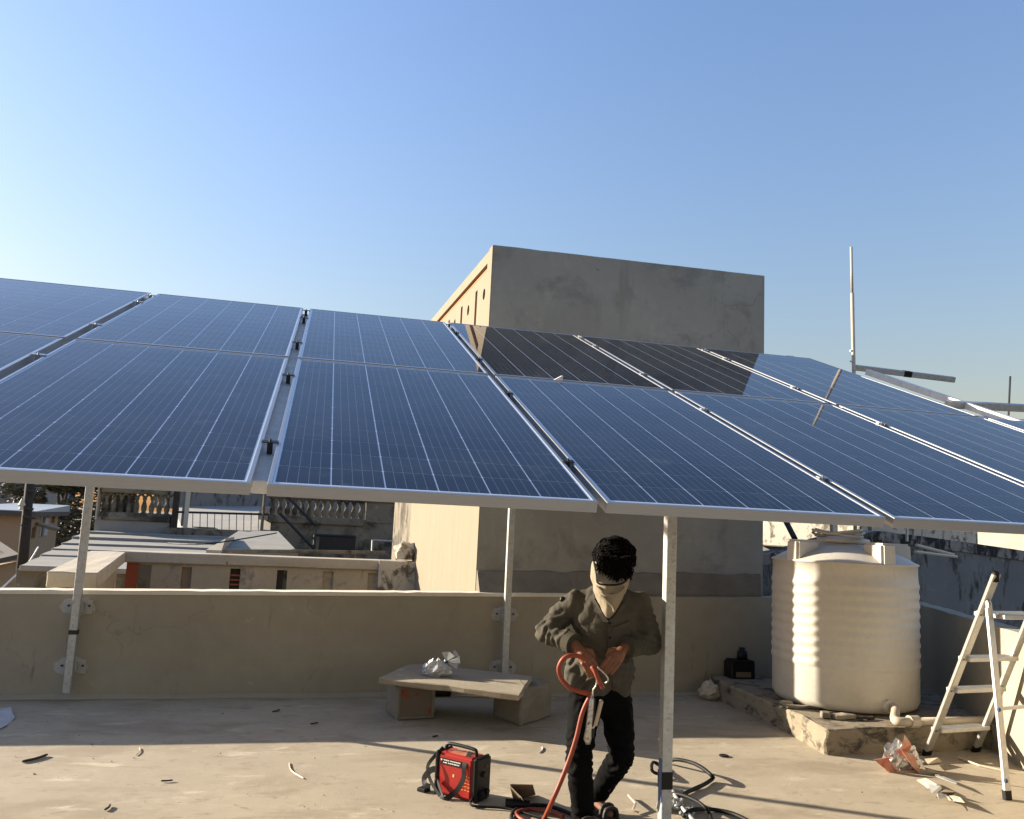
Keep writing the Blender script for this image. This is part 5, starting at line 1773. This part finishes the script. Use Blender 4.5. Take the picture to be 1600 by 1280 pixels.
# glasses
gp = lambda x, y, f: man(x, y, f)
MB().tube(catmull([gp(928, 878, .32), gp(930, 888, .38), gp(932, 900, .42), gp(933, 909, .43), gp(937, 912.5, .44), gp(946, 914, .45), gp(956, 914.5, .452), gp(966, 913.5, .45), gp(974, 911, .44), gp(977, 908, .42), gp(979, 903, .40)], 2), .0058, 6).build('glasses', 'black', person, smooth=True)
lens = [gp(x_, y_, .412 + .0016 * (y_ - 888)) for x_, y_ in ((933, 889), (934, 909), (946, 913), (962, 913.5), (975, 909), (978, 897), (955, 892))]
q = MB()
q.add(lens + [v - FWD * -.003 for v in lens], [list(range(7)), [13, 12, 11, 10, 9, 8, 7]] + [[i, (i + 1) % 7, 7 + (i + 1) % 7, 7 + i] for i in range(7)])
q.build('lens', 'lens', person)
# hair: a thick curly mop, fringe falling over the forehead
rh = random.Random(11)
hb = MB()
hcen = man(960, 869, .29)
hb.ball(hcen, (.114, .118, .108), seg=20, rings=14)
hb.ball(man(966, 886, .375), (.078, .082, .062), seg=14, rings=10, axes=AX)
for k in range(1500):
    d_ = Vector((rh.gauss(0, 1), rh.gauss(0, 1), rh.gauss(0, 1))).normalized()
    fx, fy, fz = d_.dot(RGT), -d_.dot(FWD), d_.z
    if fz < -.45 or (fy > .2 and fz < -.15 and fx < .1):
        continue
    n_ = 1 + .13 * noise.noise(d_ * 3.2)
    p_ = hcen + (RGT * fx * .113 - FWD * fy * .119 + UP * fz * .107) * n_
    t1 = d_.cross(Vector((rh.gauss(0, 1), rh.gauss(0, 1), rh.gauss(0, 1)))).normalized()
    t1 = (t1 - UP * .5 - d_ * .1).normalized()
    t2 = d_.cross(t1)
    L_ = rh.uniform(.03, .055)
    r_ = rh.uniform(.0022, .004)
    w_ = rh.uniform(.003, .007)
    pts = [p_ + t1 * L_ * q_ / 4 + t2 * w_ * math.sin(q_ * 1.7 + k) + d_ * (.008 * math.sin(q_ * .8) - .0015 * q_ * q_) for q_ in range(5)]
    hb.tube(pts, [r_, r_, r_ * .9, r_ * .7, r_ * .2], 4)
for k in range(420):                   # fringe falling forward over the brow
    x = rh.uniform(934, 987)
    lim = 887 + 17 * min(1, max(0, (x - 934) / 26)) ** .9 - 4 * max(0, (x - 968) / 19)
    y = rh.uniform(868, lim - 4)
    p_ = man(x, y, .43 + .025 * math.sin(math.pi * (x - 930) / 60) + rh.uniform(-.01, .012))
    t1 = (RGT * rh.gauss(.15, .45) - UP * 1.2).normalized()
    L_ = rh.uniform(.005, .011)
    pts = [p_ + t1 * L_ * q_ + FWD * .006 * math.sin(q_ * 1.0) + RGT * .005 * math.cos(q_ * 1.7 + k) for q_ in range(5)]
    hb.tube(pts, [.0045, .0045, .004, .003, .001], 4)
hb.build('hair', 'hair', person, smooth=True)

# sandals
for an, te in ((anL, toeL), (anR, toeR)):
    d_ = Vector((te.x - an.x, te.y - an.y, 0)).normalized()
    s_ = Vector((-d_.y, d_.x, 0))
    hl = Vector((an.x, an.y, 0)) - d_ * .06
    prof_ = [(0, .035), (.06, .042), (.14, .04), (.20, .048), (.245, .036), (.262, .012)]
    ring = [hl + d_ * a_ + s_ * w2 for a_, w2 in prof_] + [hl + d_ * a_ - s_ * w2 for a_, w2 in prof_[::-1]]
    so_ = MB().hexa(ring, [v + UP * .022 for v in ring]).build('sandal', 'leather', person, bevel=.004)
    for a_, h in ((.17, .064), (.205, .055)):
        MB().tube(catmull([hl + d_ * a_ + s_ * .045 + UP * .015, hl + d_ * a_ + s_ * .034 + UP * h, hl + d_ * a_ + UP * (h + .012), hl + d_ * a_ - s_ * .034 + UP * h, hl + d_ * a_ - s_ * .045 + UP * .015], 4), .012, 6).build('sandal_strap', 'leather', so_)
    MB().tube(catmull([hl + d_ * .08 + s_ * .042 + UP * .02, hl + s_ * .036 - d_ * .01 + UP * .085, hl - d_ * .03 + UP * .09, hl - s_ * .036 - d_ * .01 + UP * .085, hl + d_ * .08 - s_ * .042 + UP * .02], 4), .009, 6).build('sandal_strap', 'leather', so_)

# ------------------------------------------------------------------ what the worker holds
cp_ = [(916, 1030, .33), (902, 1025, .36), (889, 1025, .38), (879, 1031, .38), (873, 1045, .37), (877, 1060, .36), (889, 1074, .36), (906, 1081, .36), (921, 1085, .36), (921, 1090, .37), (914, 1104, .37), (908, 1121, .37), (901, 1151, .37), (890, 1186, .37), (876, 1222, .38), (861, 1256, .36)]
pts = [man(*q) for q in cp_]
end = fl(850, 1280, .012)
pts += [end, fl(842, 1294, .012), fl(870, 1310, .012)]
b = MB().tube(catmull(pts, 6), .0125, 9)
o = b.build('welding_cable', 'cable_red', smooth=True, loc=(BASE.x - .2, BASE.y - .3, 0))
tag(o, 'red welding cable looping from the worker right hand to the floor', 'cable')
o = MB().tube(catmull([man(925, 1042, .37), man(931, 1052, .39), man(936, 1064, .39), man(942, 1075, .38)], 5), .0125, 9).build('cable_end', 'cable_red', smooth=True, loc=man(933, 1058, .38))
tag(o, 'short red cable tail hanging under the worker hands', 'cable')
eh = thing('electrode_holder', man(922, 1125, .37), 'silver welding electrode holder hanging below the worker hands', 'electrode holder')
MB().tube([man(924.5, 1086, .37), man(924, 1094, .37), man(922, 1120, .37), man(919.5, 1140, .37), man(918, 1155, .37), man(919, 1163, .37)], [.010, .017, .018, .017, .022, .012], 8).build('body', 'brass', eh, smooth=True)
MB().tube([man(928, 1092, .36), man(927, 1120, .36), man(925, 1152, .36)], [.012, .014, .012], 8).build('lower_jaw', 'steel_dark', eh, smooth=True)
MB().beam(man(940, 1094, .37), man(930, 1134, .37), .028, .02).build('handle', 'cable_tan', eh, bevel=.005)
MB().tube(catmull([man(930, 1130, .37), man(927, 1137, .37), man(922, 1134, .37), man(923, 1124, .37)], 4), .006, 6).build('lever', 'brass', eh, smooth=True)
MB().tube(catmull([man(927, 1049, .37), man(931, 1054, .385), man(932.5, 1064, .385), man(931, 1072, .385), man(927, 1078, .38), man(926, 1088, .375)], 5), .0045, 6).build('wire_link', 'brass', eh, smooth=True)
o = MB().tube(catmull([man(934, 1043, .39), man(941, 1049, .40), man(948, 1057, .40), man(950, 1063, .39), man(946, 1068, .38)], 5), .0045, 6).build('bare_wire', 'brass', smooth=True, loc=man(942, 1052, .39))
tag(o, 'thin bare wire bent between the worker two hands', 'wire')
